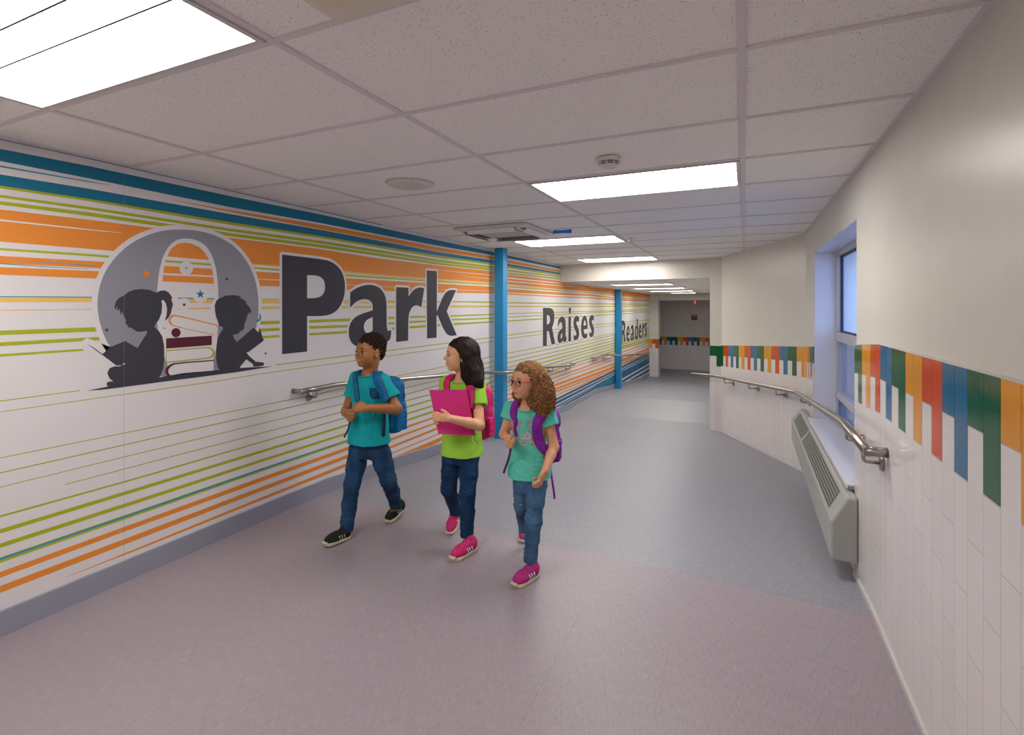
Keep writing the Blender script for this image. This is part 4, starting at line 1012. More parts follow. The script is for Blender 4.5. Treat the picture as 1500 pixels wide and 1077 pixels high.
    def ripple(s, c, r, n, freq, amp, wob=.3):
        """cloth folds: a fading train of creases around c, running across direction n"""
        c = np.array(c, float); n = np.array(n, float); n /= np.linalg.norm(n); m = np.cross(n, (0, 1, .2)); m /= np.linalg.norm(m) + 1e-9
        def fn(X, Y, Z):
            x, y, z = X - c[0], Y - c[1], Z - c[2]; t = x * n[0] + y * n[1] + z * n[2]; q = x * m[0] + y * m[1] + z * m[2]
            g = np.exp(-(x * x + y * y + z * z) / (r * r) * 2.2); w_ = t + wob * .012 * np.sin(q * 38 + 1) + .006 * np.sin(q * 95 + t * 40)
            sn = np.sin(w_ * freq + .8 * np.sin(t * freq * .37)); return amp * 1.05 * g * sn * np.abs(sn) ** .4 * (.6 + .4 * np.sin(q * 30 + t * 25))
        return s.op(c - r * 1.3, c + r * 1.3, fn, mode='d', pad=0)
    def value(s, p):
        q = (np.array(p) - s.lo) / s.h; i = np.clip(np.floor(q).astype(int), 0, s.n - 2); f = q - i; a = s.a[i[0]:i[0] + 2, i[1]:i[1] + 2, i[2]:i[2] + 2]
        a = a[0] * (1 - f[0]) + a[1] * f[0]; a = a[0] * (1 - f[1]) + a[1] * f[1]; return float(a[0] * (1 - f[2]) + a[1] * f[2])
    def grad(s, p):
        e = s.h; p = np.array(p, float); g = np.array([s.value(p + d) - s.value(p - d) for d in np.eye(3) * e]); n_ = np.linalg.norm(g); return g / n_ if n_ > 1e-9 else V(0, -1, 0)
    def snap(s, p, off=.004, it=8, dirn=None):
        p = np.array(p, float)
        for _ in range(it):
            d = s.value(p) - off
            p = p - (s.grad(p) if dirn is None else dirn) * max(min(d, .02), -.02)
        return p
    def mesh(s, name, mats, parent, slot=None, cut=None):
        g = openvdb.FloatGrid(.05); g.copyFromArray(s.a); pts, quads = g.convertToQuads(isovalue=0.0)
        pts = pts * s.h + s.lo
        me = bpy.data.meshes.new(name)
        me.vertices.add(len(pts)); me.vertices.foreach_set('co', pts.astype(np.float32).ravel())
        me.loops.add(len(quads) * 4); me.loops.foreach_set('vertex_index', quads[:, ::-1].astype(np.int32).ravel())
        me.polygons.add(len(quads)); me.polygons.foreach_set('loop_start', np.arange(len(quads), dtype=np.int32) * 4)
        me.update(calc_edges=True); me.validate()
        # outward faces: flip when the signed volume is negative
        p = pts[quads]; vol = np.einsum('ij,ij->i', p[:, 0], np.cross(p[:, 2] - p[:, 0], p[:, 1] - p[:, 3])).sum()
        if vol < 0:
            bm = bmesh.new(); bm.from_mesh(me); bmesh.ops.reverse_faces(bm, faces=bm.faces); bm.to_mesh(me); bm.free()
        for m in (mats if isinstance(mats, (list, tuple)) else [mats]): me.materials.append(m)
        n_ = len(me.polygons); me.polygons.foreach_set('use_smooth', np.ones(n_, bool))
        if slot is not None:
            c = np.empty(n_ * 3, np.float32); me.polygons.foreach_get('center', c); me.polygons.foreach_set('material_index', slot(c.reshape(-1, 3)).astype(np.int32))
        o = bpy.data.objects.new(name, me); COL.objects.link(o); o.parent = parent; return o

def axes(f, up=(0, 0, 1)):
    """3x3 whose columns are forward, left, up"""
    f = np.array(f, float); f /= np.linalg.norm(f); l_ = np.cross(up, f); l_ /= np.linalg.norm(l_); u = np.cross(f, l_); return np.stack([f, l_, u], 1)
def vec(p): return Vector((float(p[0]), float(p[1]), float(p[2])))
def mesh_tube(name, pts, r, m, parent, seg=10, closed=False):
    bm = bmesh.new(); tube(bm, [vec(p) for p in pts], r, seg, closed=closed); return link(name, bm, m, parent, True)
def spline(pts, n=8):
    """Catmull-Rom through the points"""
    P = [np.array(p, float) for p in pts]; P = [2 * P[0] - P[1]] + P + [2 * P[-1] - P[-2]]; out = []
    for i in range(1, len(P) - 2):
        for j in range(n):
            t = j / n; a, b, c, d = P[i - 1:i + 3]
            out.append(.5 * (2 * b + (c - a) * t + (2 * a - 5 * b + 4 * c - d) * t * t + (3 * b - a - 3 * c + d) * t ** 3))
    out.append(P[-2]); return out
def ribbon(name, pts, nrm, width, th, m, parent, edge=None):
    """strap: centre line pts with surface normals nrm"""
    bm = bmesh.new(); rings = []; n = len(pts)
    for i in range(n):
        t = np.array(pts[min(i + 1, n - 1)]) - np.array(pts[max(i - 1, 0)]); t = t / (np.linalg.norm(t) + 1e-9)
        s = np.cross(t, nrm[i]); s /= np.linalg.norm(s) + 1e-9; nn = np.cross(s, t)
        w_ = width[i] if isinstance(width, (list, tuple)) else width
        prof = [(-1, 0), (-.92, .8), (0, 1), (.92, .8), (1, 0), (.92, -.8), (-.92, -.8)]
        rings.append([bm.verts.new(vec(np.array(pts[i]) + s * a * w_ / 2 + nn * b * th / 2)) for a, b in prof])
    for A, B in zip(rings, rings[1:]):
        for j in range(7):
            f = bm.faces.new((A[j], A[(j + 1) % 7], B[(j + 1) % 7], B[j])); f.smooth = True
            if edge is not None and j in (0, 3, 4, 6): f.material_index = 1
    bm.faces.new(rings[0]); bm.faces.new(rings[-1][::-1])
    return link(name, bm, [m] + ([edge] if edge is not None else []), parent)
# ------------------------------------------------------------------ the three children
class Kid:
    """everything is built in a frame standing on the floor below the child: x to the picture's right, y away, z up"""
    def __init__(s, name, label, px, Z):
        s.x0 = (px - CX) / F * Z; s.y0 = Z
        s.root = thing('person', label, 'person', tuple(CR * s.x0 + CF * s.y0), TH)
        s.world = s.root.matrix_basis
    def q(s, px, py, Z): return V((px - CX) / F * Z - s.x0, Z - s.y0, EYE + (HY - py) / F * Z)
    def g(s, px, py, z):                # on the horizontal plane at height z
        Z = F * (EYE - z) / (py - HY); return s.q(px, py, Z)
def prop(kid, name, label, cat):        # a carried thing that shares the child's frame
    t = thing(name, label, cat, tuple(kid.root.location), TH); return t

def head_frame(yaw, pitch=0, roll=0):
    """yaw: degrees the face turns to the picture's left from looking at the camera"""
    a = radians(yaw); f = V(-sin(a) * cos(radians(pitch)), -cos(a) * cos(radians(pitch)), sin(radians(pitch))); A = axes(f)
    r = radians(roll); l_, u = A[:, 1] * cos(r) + A[:, 2] * sin(r), A[:, 2] * cos(r) - A[:, 1] * sin(r); return np.stack([f, l_, u], 1)
def build_head(S_, c, A, k, neck, nr=.043):
    """c skull centre, A head axes, k scale, neck base point"""
    P = lambda x, y, z: c + A @ (V(x, y, z) * k)
    e = lambda p, r, kk=.014, mode='+': S_.ell(P(*p), V(*r) * k, A, kk * k, mode)
    e((-.014, 0, .024), (.088, .071, .078)); e((.024, 0, .020), (.060, .064, .060), .02)
    e((.026, 0, -.024), (.056, .062, .060), .02); e((.024, 0, -.058), (.048, .053, .036), .02); e((.062, 0, -.080), (.018, .022, .015), .018)
    for sg in (1, -1):
        e((.052, .035 * sg, -.030), (.026, .024, .030), .018)
        S_.cone(P(.074, .010 * sg, .018), P(.066, .042 * sg, .016), .007 * k, .007 * k, .010 * k)
        S_.ell(P(.087, .029 * sg, .001), V(.012, .014, .010) * k, A, .010 * k, '-')
        S_.ell(P(-.004, .071 * sg, -.012), V(.017, .009, .029) * k, A @ axes((1, .35 * sg, .15)), .005 * k)
        S_.ell(P(.002, .080 * sg, -.008), V(.009, .006, .016) * k, A, .004 * k, '-')
        S_.ell(P(.084, .0095 * sg, -.0265), V(.008, .007, .006) * k, A, .005 * k)
    S_.cone(P(.080, 0, .006), P(.0975, 0, -.020), .0060 * k, .0088 * k, .010 * k)
    e((.0735, 0, -.050), (.011, .027, .015), .016)
    S_.cone(c + A @ (V(-.022, 0, -.05) * k), neck, nr * k, nr * 1.06, .03)
    return P
def face_parts(kid, P, A, k, iris, brow_m, lip_m, smile=False, yaw_eye=0, look=(0, 0)):
    white = mat('eye_white', '#c9c0ba', .35); iris_m = mat('iris_' + iris[1:], iris, .15); pup = mat('pupil', '#0a0808', .1)
    for sg in (1, -1):
        c = P(.0690, .0300 * sg, .001); rr = .0135 * k
        bm = bmesh.new(); bmesh.ops.create_uvsphere(bm, u_segments=20, v_segments=14, radius=rr)
        for v in bm.verts: v.co.z *= .58
        M = Matrix([[A[i, 0], A[i, 1], A[i, 2], c[i]] for i in range(3)] + [[0, 0, 0, 1]]); bm.transform(M)
        ey = link('eye', bm, white, kid.root, True)
        f = A @ V(.95, .05 * sg + look[0], look[1]); f = f / np.linalg.norm(f)
        bm = bmesh.new(); disc(bm, vec(c + f * rr * .86), vec(f), .0080 * k, .0066 * k, .0018 * k, 18); link('iris', bm, iris_m, ey, True)
        bm = bmesh.new(); disc(bm, vec(c + f * (rr * .86 + .0016 * k)), vec(f), .0042 * k, .0034 * k, .0007 * k, 14); link('pupil', bm, pup, ey, True)
        pts = spline([P(.0790, .018 * sg, .0035), P(.0818, .029 * sg, .0068), P(.0735, .042 * sg, .0030)], 5); mesh_tube('eyelid', pts, [.0016 * k] + [.0024 * k] * (len(pts) - 2) + [.0014 * k], mat('lash', '#1a1210', .6), kid.root, 8)
        pts = spline([P(.0835, .013 * sg, .0205), P(.0815, .027 * sg, .0245), P(.0690, .046 * sg, .0185)], 5); mesh_tube('eyebrow', pts, [.0016 * k] + [.0023 * k] * (len(pts) - 3) + [.002 * k, .001 * k], brow_m, kid.root, 8)
    up = .003 if smile else .0
    gap = .0036 if smile else 0
    for zz, r_, nm in ((-.0468 + gap * .5, .0034, 'upper_lip'), (-.0550 - gap, .0046, 'lower_lip')):
        pts = spline([P(.0715, -.0290, -.0500 + up * 2.2), P(.0825, -.013, zz), P(.0858, 0, zz - .0008), P(.0825, .013, zz), P(.0715, .0290, -.0500 + up * 2.2)], 5)
        n_ = len(pts); mesh_tube(nm, pts, [max(.0012, r_ * sin(pi * (i + .6) / n_) ** .5) * k for i in range(n_)], lip_m, kid.root, 10)
    if smile:
        pts = spline([P(.0780, -.017, -.0492), P(.0842, 0, -.0510), P(.0780, .017, -.0492)], 5); mesh_tube('teeth', pts, .0038 * k, mat('teeth', '#d5cbc2', .4), kid.root, 8)
def fist(S_, wrist, d, n, k=1.0, side=1, open_=0.0):
    """d: along the forearm, n: palm side. side: +1 thumb on the cross(d, n) side"""
    d = np.array(d, float); d /= np.linalg.norm(d); n = np.array(n, float); n -= d * (n @ d); n /= np.linalg.norm(n); s = np.cross(d, n) * side
    M = np.stack([d, s, n], 1); w_ = np.array(wrist, float); P = lambda a, b, c: w_ + (d * a + s * b + n * c) * k
    S_.ell(P(.036, 0, .002), V(.040, .034, .016) * k, M, .008)
    for i, (b, L) in enumerate(((.026, .95), (.009, 1.05), (-.008, 1.0), (-.024, .82))):
        c = 1 - open_
        p0 = P(.064, b, -.002); p1 = P(.064 + .030 * L * (.45 + .5 * open_), b * 1.02, .026 * L * c); p2 = p1 + (d * (-.018 * c + .022 * open_) + n * .014 * (1 - .3 * open_)) * L * k; p3 = p2 + (-d * .016 * c + d * .016 * open_ - n * .010 * c + n * .006 * open_) * k
        S_.chain([p0, p1, p2, p3], [.0092 * k, .0086 * k, .0080 * k, .0070 * k], .0035)
    S_.chain([P(.014, .026, .006), P(.040, .038, .018), P(.056, .024, .036 - .01 * open_), P(.060, .006, .042 - .01 * open_)], [.0125 * k, .0105 * k, .0090 * k, .0075 * k], .005)
def arm(S_, sh, el, wr, r=(.040, .034, .033, .024)):
    mid = (np.array(el) * .65 + np.array(wr) * .35)
    S_.chain([sh, el, mid, wr], [r[0], r[1], r[2], r[3]], .016)
def leg_pts(h, k_, a, bend=0): return [h, (np.array(h) + k_) / 2, k_, (np.array(k_) * .55 + np.array(a) * .45), a]

m_stripe_w = mat('stripe_white', '#e6e2dc', .5)
def shoe(kid, toe, heel, roll, m_up, m_sole, m_str, lab, w=1.0, cuff=None, strap=True):
    """toe and heel: points at the underside of the sole"""
    toe = np.array(toe); heel = np.array(heel); L = np.linalg.norm(toe - heel); A = axes(toe - heel); c = (toe + heel) / 2; k = L / .21
    P = lambda x, y, z: c + A @ (V(x, y, z) * k)
    R = .14
    S_ = Solid(c - R, c + R, .0028)
    S_.ell(P(-.062, 0, .046), V(.040, .031, .046) * k, A, .02); S_.ell(P(.040, 0, .034), V(.062, .037, .034) * k, A, .02); S_.cone(P(-.05, 0, .05), P(.03, 0, .036), .034 * k, .031 * k, .02)
    S_.cone(P(-.052, 0, .065), P(-.046, 0, .088), .031 * k, .026 * k, .012)
    S_.box(P(0, 0, -.03), V(.13, .06, .042) * k, A, .002, .003, '-')
    S_.ruffle(.0012, (260, 420), seed=3)
    up = S_.mesh('shoe', m_up, kid.root); up['label'] = lab
    S2 = Solid(c - R, c + R, .0028)
    def plate(z0, z1, g):
        S2.cone(P(-.068, 0, (z0 + z1) / 2), P(.062, .002, (z0 + z1) / 2), (.033 + g) * k, (.040 + g) * k, .01)
        S2.box(P(0, 0, z1 + .06), V(.16, .08, .060) * k, A, .002, .003, '-'); S2.box(P(0, 0, z0 - .06), V(.16, .08, .060) * k, A, .002, .003, '-')
    plate(.001, .020, .001)
    S2.ell(P(.100, 0, .022), V(.012, .030, .010) * k, A, .006)
    S2.mesh('sole', m_sole, up)
    for i in range(3):
        x = -.030 + i * .020
        for sg in (1, -1):
            a = S_.snap(P(x - .008, .036 * sg, .026), .0012); b = S_.snap(P(x + .004, .034 * sg, .052), .0012); mid = S_.snap(P(x - .002, .036 * sg, .040), .0012)
            nn = [S_.grad(p) for p in (a, mid, b)]; ribbon('side_stripe', [a, mid, b], nn, .0085 * k, .002, m_str, up)
    if strap:
        pts = [S_.snap(P(-.018, y, .075 - abs(y) * .6), .002) for y in (-.034, -.022, -.008, .008, .022, .034)]
        ribbon('strap', pts, [S_.grad(p) for p in pts], .020 * k, .004, m_up, up)
    else:
        for x in (-.014, .002, .018):
            pts = [S_.snap(P(x, y, .06), .0018) for y in (-.018, -.006, .006, .018)]; ribbon('lace', pts, [S_.grad(p) for p in pts], .006 * k, .003, m_up, up)
    return up
def cloth(name, c1, c2, scale=40, rough=.85, bump=.25, bscale=400, stretch=(1, 1, 1), lo=.35, hi=.65):
    return add_noise(mat(name, c1, rough, spec=.2), c2, scale, lo, hi, bump=bump, bscale=bscale, stretch=stretch, dist=.0015)
skin_b = add_noise(mat('skin_brown', '#9c6238', .48), '#a86d42', 14, bump=.05, bscale=260)
skin_g = add_noise(mat('skin_light', '#d89f78', .48), '#dfa985', 14, bump=.05, bscale=260)
skin_c = add_noise(mat('skin_tan', '#cf9370', .48), '#d79e7c', 14, bump=.05, bscale=260)

def backpack(kid, t, c, yaw, size, m, m_dark, m_pocket=None):
    """c centre, yaw as body yaw; size (half width, half depth, half height)"""
    a = radians(yaw); back = V(sin(a), cos(a), 0); lat = V(cos(a), -sin(a), 0); M = np.stack([lat, back, V(0, 0, 1)], 1)
    w_, d_, h_ = size; c = np.array(c); R = max(size) + .08
    S_ = Solid(c - R, c + R, .004)
    S_.box(c, (w_, d_, h_), M, min(.055, d_ * .9), .02); S_.ell(c + V(0, 0, h_ * .55), (w_ * .97, d_ * .95, h_ * .5), M, .03); S_.ell(c + back * d_ * .3 - V(0, 0, h_ * .25), (w_ * 1.03, d_ * 1.0, h_ * .6), M, .03)
    S_.ruffle(.006, (38, 70), seed=5)
    b_ = S_.mesh('bag_body', m, t)
    S3 = Solid(c - R, c + R, .004)
    pc = c + back * d_ * .95 - V(0, 0, h_ * .35); S3.box(pc, (w_ * .82, d_ * .42, h_ * .48), M, .03, .02); S3.ruffle(.005, (45, 90), seed=9); S3.mesh('front_pocket', m_pocket or m, t)
    for sg in (1, -1):
        pcs = c + lat * sg * w_ * .98 - V(0, 0, h_ * .5); S4 = Solid(pcs - .12, pcs + .12, .004); S4.box(pcs, (.018, d_ * .7, h_ * .38), M, .015, .01); S4.ruffle(.004, (60, 110), seed=2); S4.mesh('side_pocket', m_pocket or m, t)
    # zip line over the top
    pts = [c + back * d_ * .35 + lat * w_ * 1.0 * cos(x) + V(0, 0, h_ * .25 + h_ * .80 * sin(x)) for x in np.linspace(0.05, pi - .05, 15)]
    pts = [S_.snap(p, .0012) for p in pts]; mesh_tube('zip', pts, .003, m_dark, t, 6)
    hp = [c - back * d_ * .6 + lat * .03 * sg + V(0, 0, h_ * z) for sg, z in ((-1, .98), (-.8, 1.12), (.8, 1.12), (1, .98))]; hp = spline(hp, 5); mesh_tube('top_handle', hp, .006, m_dark, t, 8)
    return S_
def strap_on(t, shirtS, path, width, m, edge, off=.005, name='shoulder_strap', n=7, th=.011):
    pts = spline(path, n); P_ = [shirtS.snap(p, off) for p in pts]
    for _ in range(2): P_ = [P_[0]] + [(P_[i - 1] + 2 * P_[i] + P_[i + 1]) / 4 for i in range(1, len(P_) - 1)] + [P_[-1]]
    P_ = [p + shirtS.grad(p) * max(0, off - shirtS.value(p)) for p in P_]
    return ribbon(name, P_, [shirtS.grad(p) for p in P_], width, th, m, t, edge)
def ring(t, S_, pts, r, m, name='neckband'):
    P_ = [S_.snap(p, .0005) for p in pts]; return mesh_tube(name, P_, r, m, t, 8, closed=False)

def jean_folds(J, *legs):
    for h_, kn, an in legs:
        J.ripple(kn + V(0, 0, .01), .085, (.15, 0, 1), 230, .0045, 1); J.ripple(an + V(0, 0, .045), .07, (-.2, 0, 1), 210, .0055, 1)
        J.ripple((kn + an) / 2, .07, (.35, 0, 1), 170, .0025, 1); J.ripple(h_ + V(.02, 0, -.03), .08, (.6, 0, 1), 150, .003, 1)
# ================================================================== BOY in teal
def boy():
    K = Kid('boy', 'person in a teal pocket T-shirt and dark jeans gripping blue backpack straps', 541, 3.37); q = K.q
    psi = radians(30); lat = V(cos(psi), -sin(psi), 0); fw = V(-sin(psi), -cos(psi), 0)
    lo, hi = V(-.42, -.42, -.02), V(.42, .42, 1.36)
    nb = q(541, 548, 3.39); c = q(542, 515, 3.36); A = head_frame(38, 2, -2); k = 1.035
    shL, shR = nb + lat * .116 + V(0, 0, -.040), nb - lat * .116 + V(0, 0, -.040)
    elL, wrL, elR, wrR = q(581, 599, 3.29), q(538, 598, 3.17), q(507.5, 603, 3.42), q(509.5, 605, 3.27)
    hpR, knR, anR = q(526, 660, 3.41), q(516, 708, 3.33), q(507.5, 770, 3.29)
    hpL, knL, anL = q(556, 660, 3.36), q(569, 704, 3.35), q(580.5, 736, 3.53)
    B = Solid(lo, hi, .0036)
    P = build_head(B, c, A, k, nb, .046)
    tc = (nb[0], nb[1])
    body = [(tc[0], tc[1], nb[2] - .005, .05, .045), (tc[0], tc[1], nb[2] - .03, .105, .06), (tc[0], tc[1], nb[2] - .08, .122, .078), (tc[0], tc[1], nb[2] - .20, .108, .080), (tc[0], tc[1], nb[2] - .32, .110, .082), (tc[0], tc[1], nb[2] - .44, .118, .085)]
    B.loft(body, psi, .02)
    arm(B, shL, elL, wrL, (.036, .034, .031, .024)); arm(B, shR, elR, wrR, (.035, .033, .030, .024))
    fist(B, wrL + V(-.006, 0, 0), q(515, 597, 3.13) - wrL, V(0, .9, -.35), .92, -1)
    fist(B, wrR, q(511, 614, 3.19) - wrR, V(.7, .6, 0), .90, 1)
    for h_, kn, an in ((hpR, knR, anR), (hpL, knL, anL)): B.chain([h_, kn, an], [.060, .042, .030], .02)
    for an, toe in ((anR, K.g(480, 801, 0)), (anL, K.g(568, 766, 0))):
        d = toe - an; d[2] = 0; d /= np.linalg.norm(d); B.chain([an, an - V(0, 0, .045) + d * .005, an + d * .03 - V(0, 0, .060)], [.020, .015, .010], .008)
    B.mesh('body', skin_b, K.root)
    face_parts(K, P, A, k, '#2a170e', mat('hair_black', '#1c1310', .8), mat('lips_brown', '#9a5748', .4), smile=True)
    # hair: short dense curls with a shaped hairline
    Hh = Solid(c - .16, c + .16, .003)
    Hh.ell(P(-.018, 0, .040), V(.094, .077, .082) * k, A, .01); Hh.ell(P(-.056, 0, -.005), V(.046, .062, .056) * k, A, .02)
    Hh.ell(P(.075, 0, -.015), V(.075, .105, .064) * k, A, .006, '-'); Hh.ell(P(.02, 0, -.085), V(.10, .12, .068) * k, A, .006, '-')
    for sg in (1, -1): Hh.ell(P(.004, .078 * sg, -.012), V(.024, .022, .034) * k, A, .004, '-')
    Hh.ruffle(.0075, (190, 300, 420), seed=4)
    Hh.mesh('hair', add_noise(mat('curl_black', '#1b120f', .9, spec=.15), '#3a281f', 90, .4, .7, bump=.6, bscale=220), K.root)
    # shirt
    teal = cloth('teal_jersey', '#0e9aa4', '#13a5ae', 9, bump=.12)
    Sh = Solid(lo, hi, .0036)
    z = nb[2]
    Sh.loft([(tc[0], tc[1], z - .002, .058, .052), (tc[0], tc[1], z - .025, .112, .068), (tc[0], tc[1], z - .07, .130, .088), (tc[0] - .004, tc[1], z - .16, .124, .094), (tc[0], tc[1], z - .26, .124, .099), (tc[0], tc[1] - .004, z - .36, .140, .112), (tc[0], tc[1] - .006, z - .47, .152, .124)], psi, .015)
    slL, slR = shL + (elL - shL) * .60, shR + (elR - shR) * .56
    Sh.cone(shL, slL + V(.006, -.004, 0), .049, .061, .03); Sh.cone(shR, slR, .048, .056, .03); Sh.cone(shL, nb - V(0, 0, .03), .054, .050, .02); Sh.cone(shR, nb - V(0, 0, .03), .052, .050, .02)
    dL = (slL - shL) / np.linalg.norm(slL - shL); dR = (slR - shR) / np.linalg.norm(slR - shR)
    Sh.cone(slL + V(.006, -.004, 0) + dL * .002, slL + dL * .10, .075, .075, .004, '-', flat=True); Sh.cone(slR + dR * .002, slR + dR * .10, .070, .070, .004, '-', flat=True)
    Sh.cone(slL + V(.006, -.004, 0) - dL * .03, slL + dL * .03, .044, .050, .004, '-', flat=True); Sh.cone(slR - dR * .02, slR + dR * .03, .040, .044, .004, '-', flat=True)
    Sh.ell(nb + fw * .030 + V(0, 0, .016), (.056, .056, .040), None, .006, '-'); Sh.cone(nb + V(0, 0, -.02), nb + V(0, 0, .06), .050, .060, .004, '-')
    Sh.box(V(tc[0], tc[1], z - .55), (.3, .3, .098), None, .004, .003, '-')
    # drag folds from the straps to the hem
    for x, y, dx, dz, f_, a_ in ((520, 625, 1, .45, 210, .0035), (548, 612, 1, -.3, 170, .003), (528, 580, 1, .8, 240, .003), (562, 628, 1, .2, 230, .0035), (538, 640, 1, .1, 200, .003)): Sh.ripple(q(x, y, 3.26), .07, (dx, 0, dz), f_, a_)
    Sh.ruffle(.0045, (26, 48, 75), seed=11)
    shirt = Sh.mesh('shirt', teal, K.root)
    nk = [nb + V(cos(t) * .051, sin(t) * .049, 0) + fw * (.012 + .016 * max(0, -sin(t + psi))) + V(0, 0, .014 - .024 * (1 + (V(cos(t), sin(t), 0) @ fw)) / 2) for t in np.linspace(0, 2 * pi, 33)]
    mesh_tube('neckband', nk, .0042, teal, K.root, 8)
    pc = [Sh.snap(q(x, y, 3.24), .0016, dirn=V(0, -1, 0) * -1 * -1) for x, y in ()]
    # pocket, dark blue
    bm = bmesh.new(); rows = []
    for j in range(7):
        yy = 571.5 + j * (16.5 / 6); sq = 1 if j < 5 else (.86 if j == 5 else .5)
        row = []
        for i in range(7):
            x_ = 543.2 + (i - 3) * 2.45 * sq + .04 * (yy - 571); p = q(x_, yy, 3.20)
            for _ in range(14): p = p + V(0, 1, 0) * max(min(Sh.value(p) - .0022, .02), -.02)
            row.append(bm.verts.new(vec(p)))
        rows.append(row)
    for a, b_ in zip(rows, rows[1:]):
        for i in range(6): bm.faces.new((a[i], a[i + 1], b_[i + 1], b_[i]))
    po = link('chest_pocket', bm, cloth('navy_pocket', '#0b3a5e', '#155a80', 60), K.root, True); so = po.modifiers.new('thick', 'SOLIDIFY'); so.thickness = .003; so.offset = 0
    # jeans
    denim = cloth('dark_denim', '#16304f', '#35608a', 11, bump=.3, stretch=(1, 1, .45), lo=.35, hi=.95)
    J = Solid(V(-.34, -.34, -.01), V(.34, .34, .72), .0036)
    hc = (hpR + hpL) / 2
    J.loft([(hc[0], hc[1], hc[2] + .10, .104, .078), (hc[0], hc[1], hc[2] + .0, .118, .088), (hc[0], hc[1], hc[2] - .04, .10, .08)], psi, .02)
    J.chain([hpR, (hpR + knR) / 2, knR, (knR + anR) / 2, anR + V(0, 0, -.035)], [.070, .062, .051, .046, .042], .018); J.chain([hpL, (hpL + knL) / 2, knL, (knL + anL) / 2, anL + V(0, .004, -.030)], [.070, .060, .050, .046, .041], .018)
    for an in (anR, anL): J.cone(an - V(0, 0, .030), an - V(0, 0, .14), .07, .07, .003, '-', flat=True)
    jean_folds(J, (hpR, knR, anR), (hpL, knL, anL))
    J.ruffle(.0045, (34, 60, 110), seed=21, stretch=(1, 1, 1.6))
    J.mesh('jeans', denim, K.root)
    for h_, kn, an in ((hpR, knR, anR), (hpL, knL, anL)):
        e = [an + V(cos(t) * .039, sin(t) * .039, -.024) for t in np.linspace(0, 2 * pi, 21)]; mesh_tube('jeans_cuff', e, .006, denim, K.root, 6)
    mu = cloth('black_mesh', '#191b1a', '#2e322d', 220); ms = mat('sole_cream', '#c8bda6', .6); mg = mat('stripe_green', '#8fb890', .5)
    shoe(K, K.g(474.5, 803, 0) + V(0, 0, .010), K.g(513.5, 787, 0), 0, mu, ms, mg, 'black mesh trainer with green stripes, stepping forward', strap=False)
    tR = K.g(566, 767.5, 0); shoe(K, tR, tR + V(.092, .172, .040), 0, mu, ms, mg, 'black mesh trainer with green stripes, pushing off behind', strap=False)
    # backpack
    t = prop(K, 'backpack', 'blue backpack worn by the child in the teal T-shirt', 'backpack')
    mb = cloth('blue_nylon', '#0d5a90', '#1273a8', 22, .6, bump=.2); mdk = mat('navy_trim', '#0b2748', .6)
    bc = V(tc[0], tc[1], z - .235) - fw * .175
    backpack(K, t, bc, 30, (.122, .070, .185), mb, mdk)
    strap_on(t, Sh, [nb - fw * .10 + lat * .060 + V(0, 0, -.05), nb - fw * .02 + lat * .066 + V(0, 0, .008), q(554, 550, 3.32), q(554.5, 565, 3.25), q(558, 580, 3.22), q(566, 593, 3.24)], .062, mb, mdk)
    strap_on(t, Sh, [nb - fw * .10 - lat * .060 + V(0, 0, -.05), nb - fw * .02 - lat * .066 + V(0, 0, .008), q(521, 552, 3.38), q(517.5, 565, 3.31), q(515.5, 580, 3.28), q(514.5, 592, 3.25)], .044, mb, mdk)
    # webbing running down from each strap
    ribbon('webbing', spline([q(514.5, 590, 3.262), q(513.5, 600, 3.235), q(513, 612, 3.225), q(511, 626, 3.25), q(504, 641, 3.27)], 5), [V(-.3, -1, 0)] * 21, .012, .003, mdk, t)
    ribbon('webbing', spline([Sh.snap(q(x, y, Z_), .004) for x, y, Z_ in ((567, 600, 3.24), (568.5, 618, 3.24), (571, 640, 3.26))], 6), [V(.4, -1, 0)] * 13, .022, .004, mdk, t)
    return K
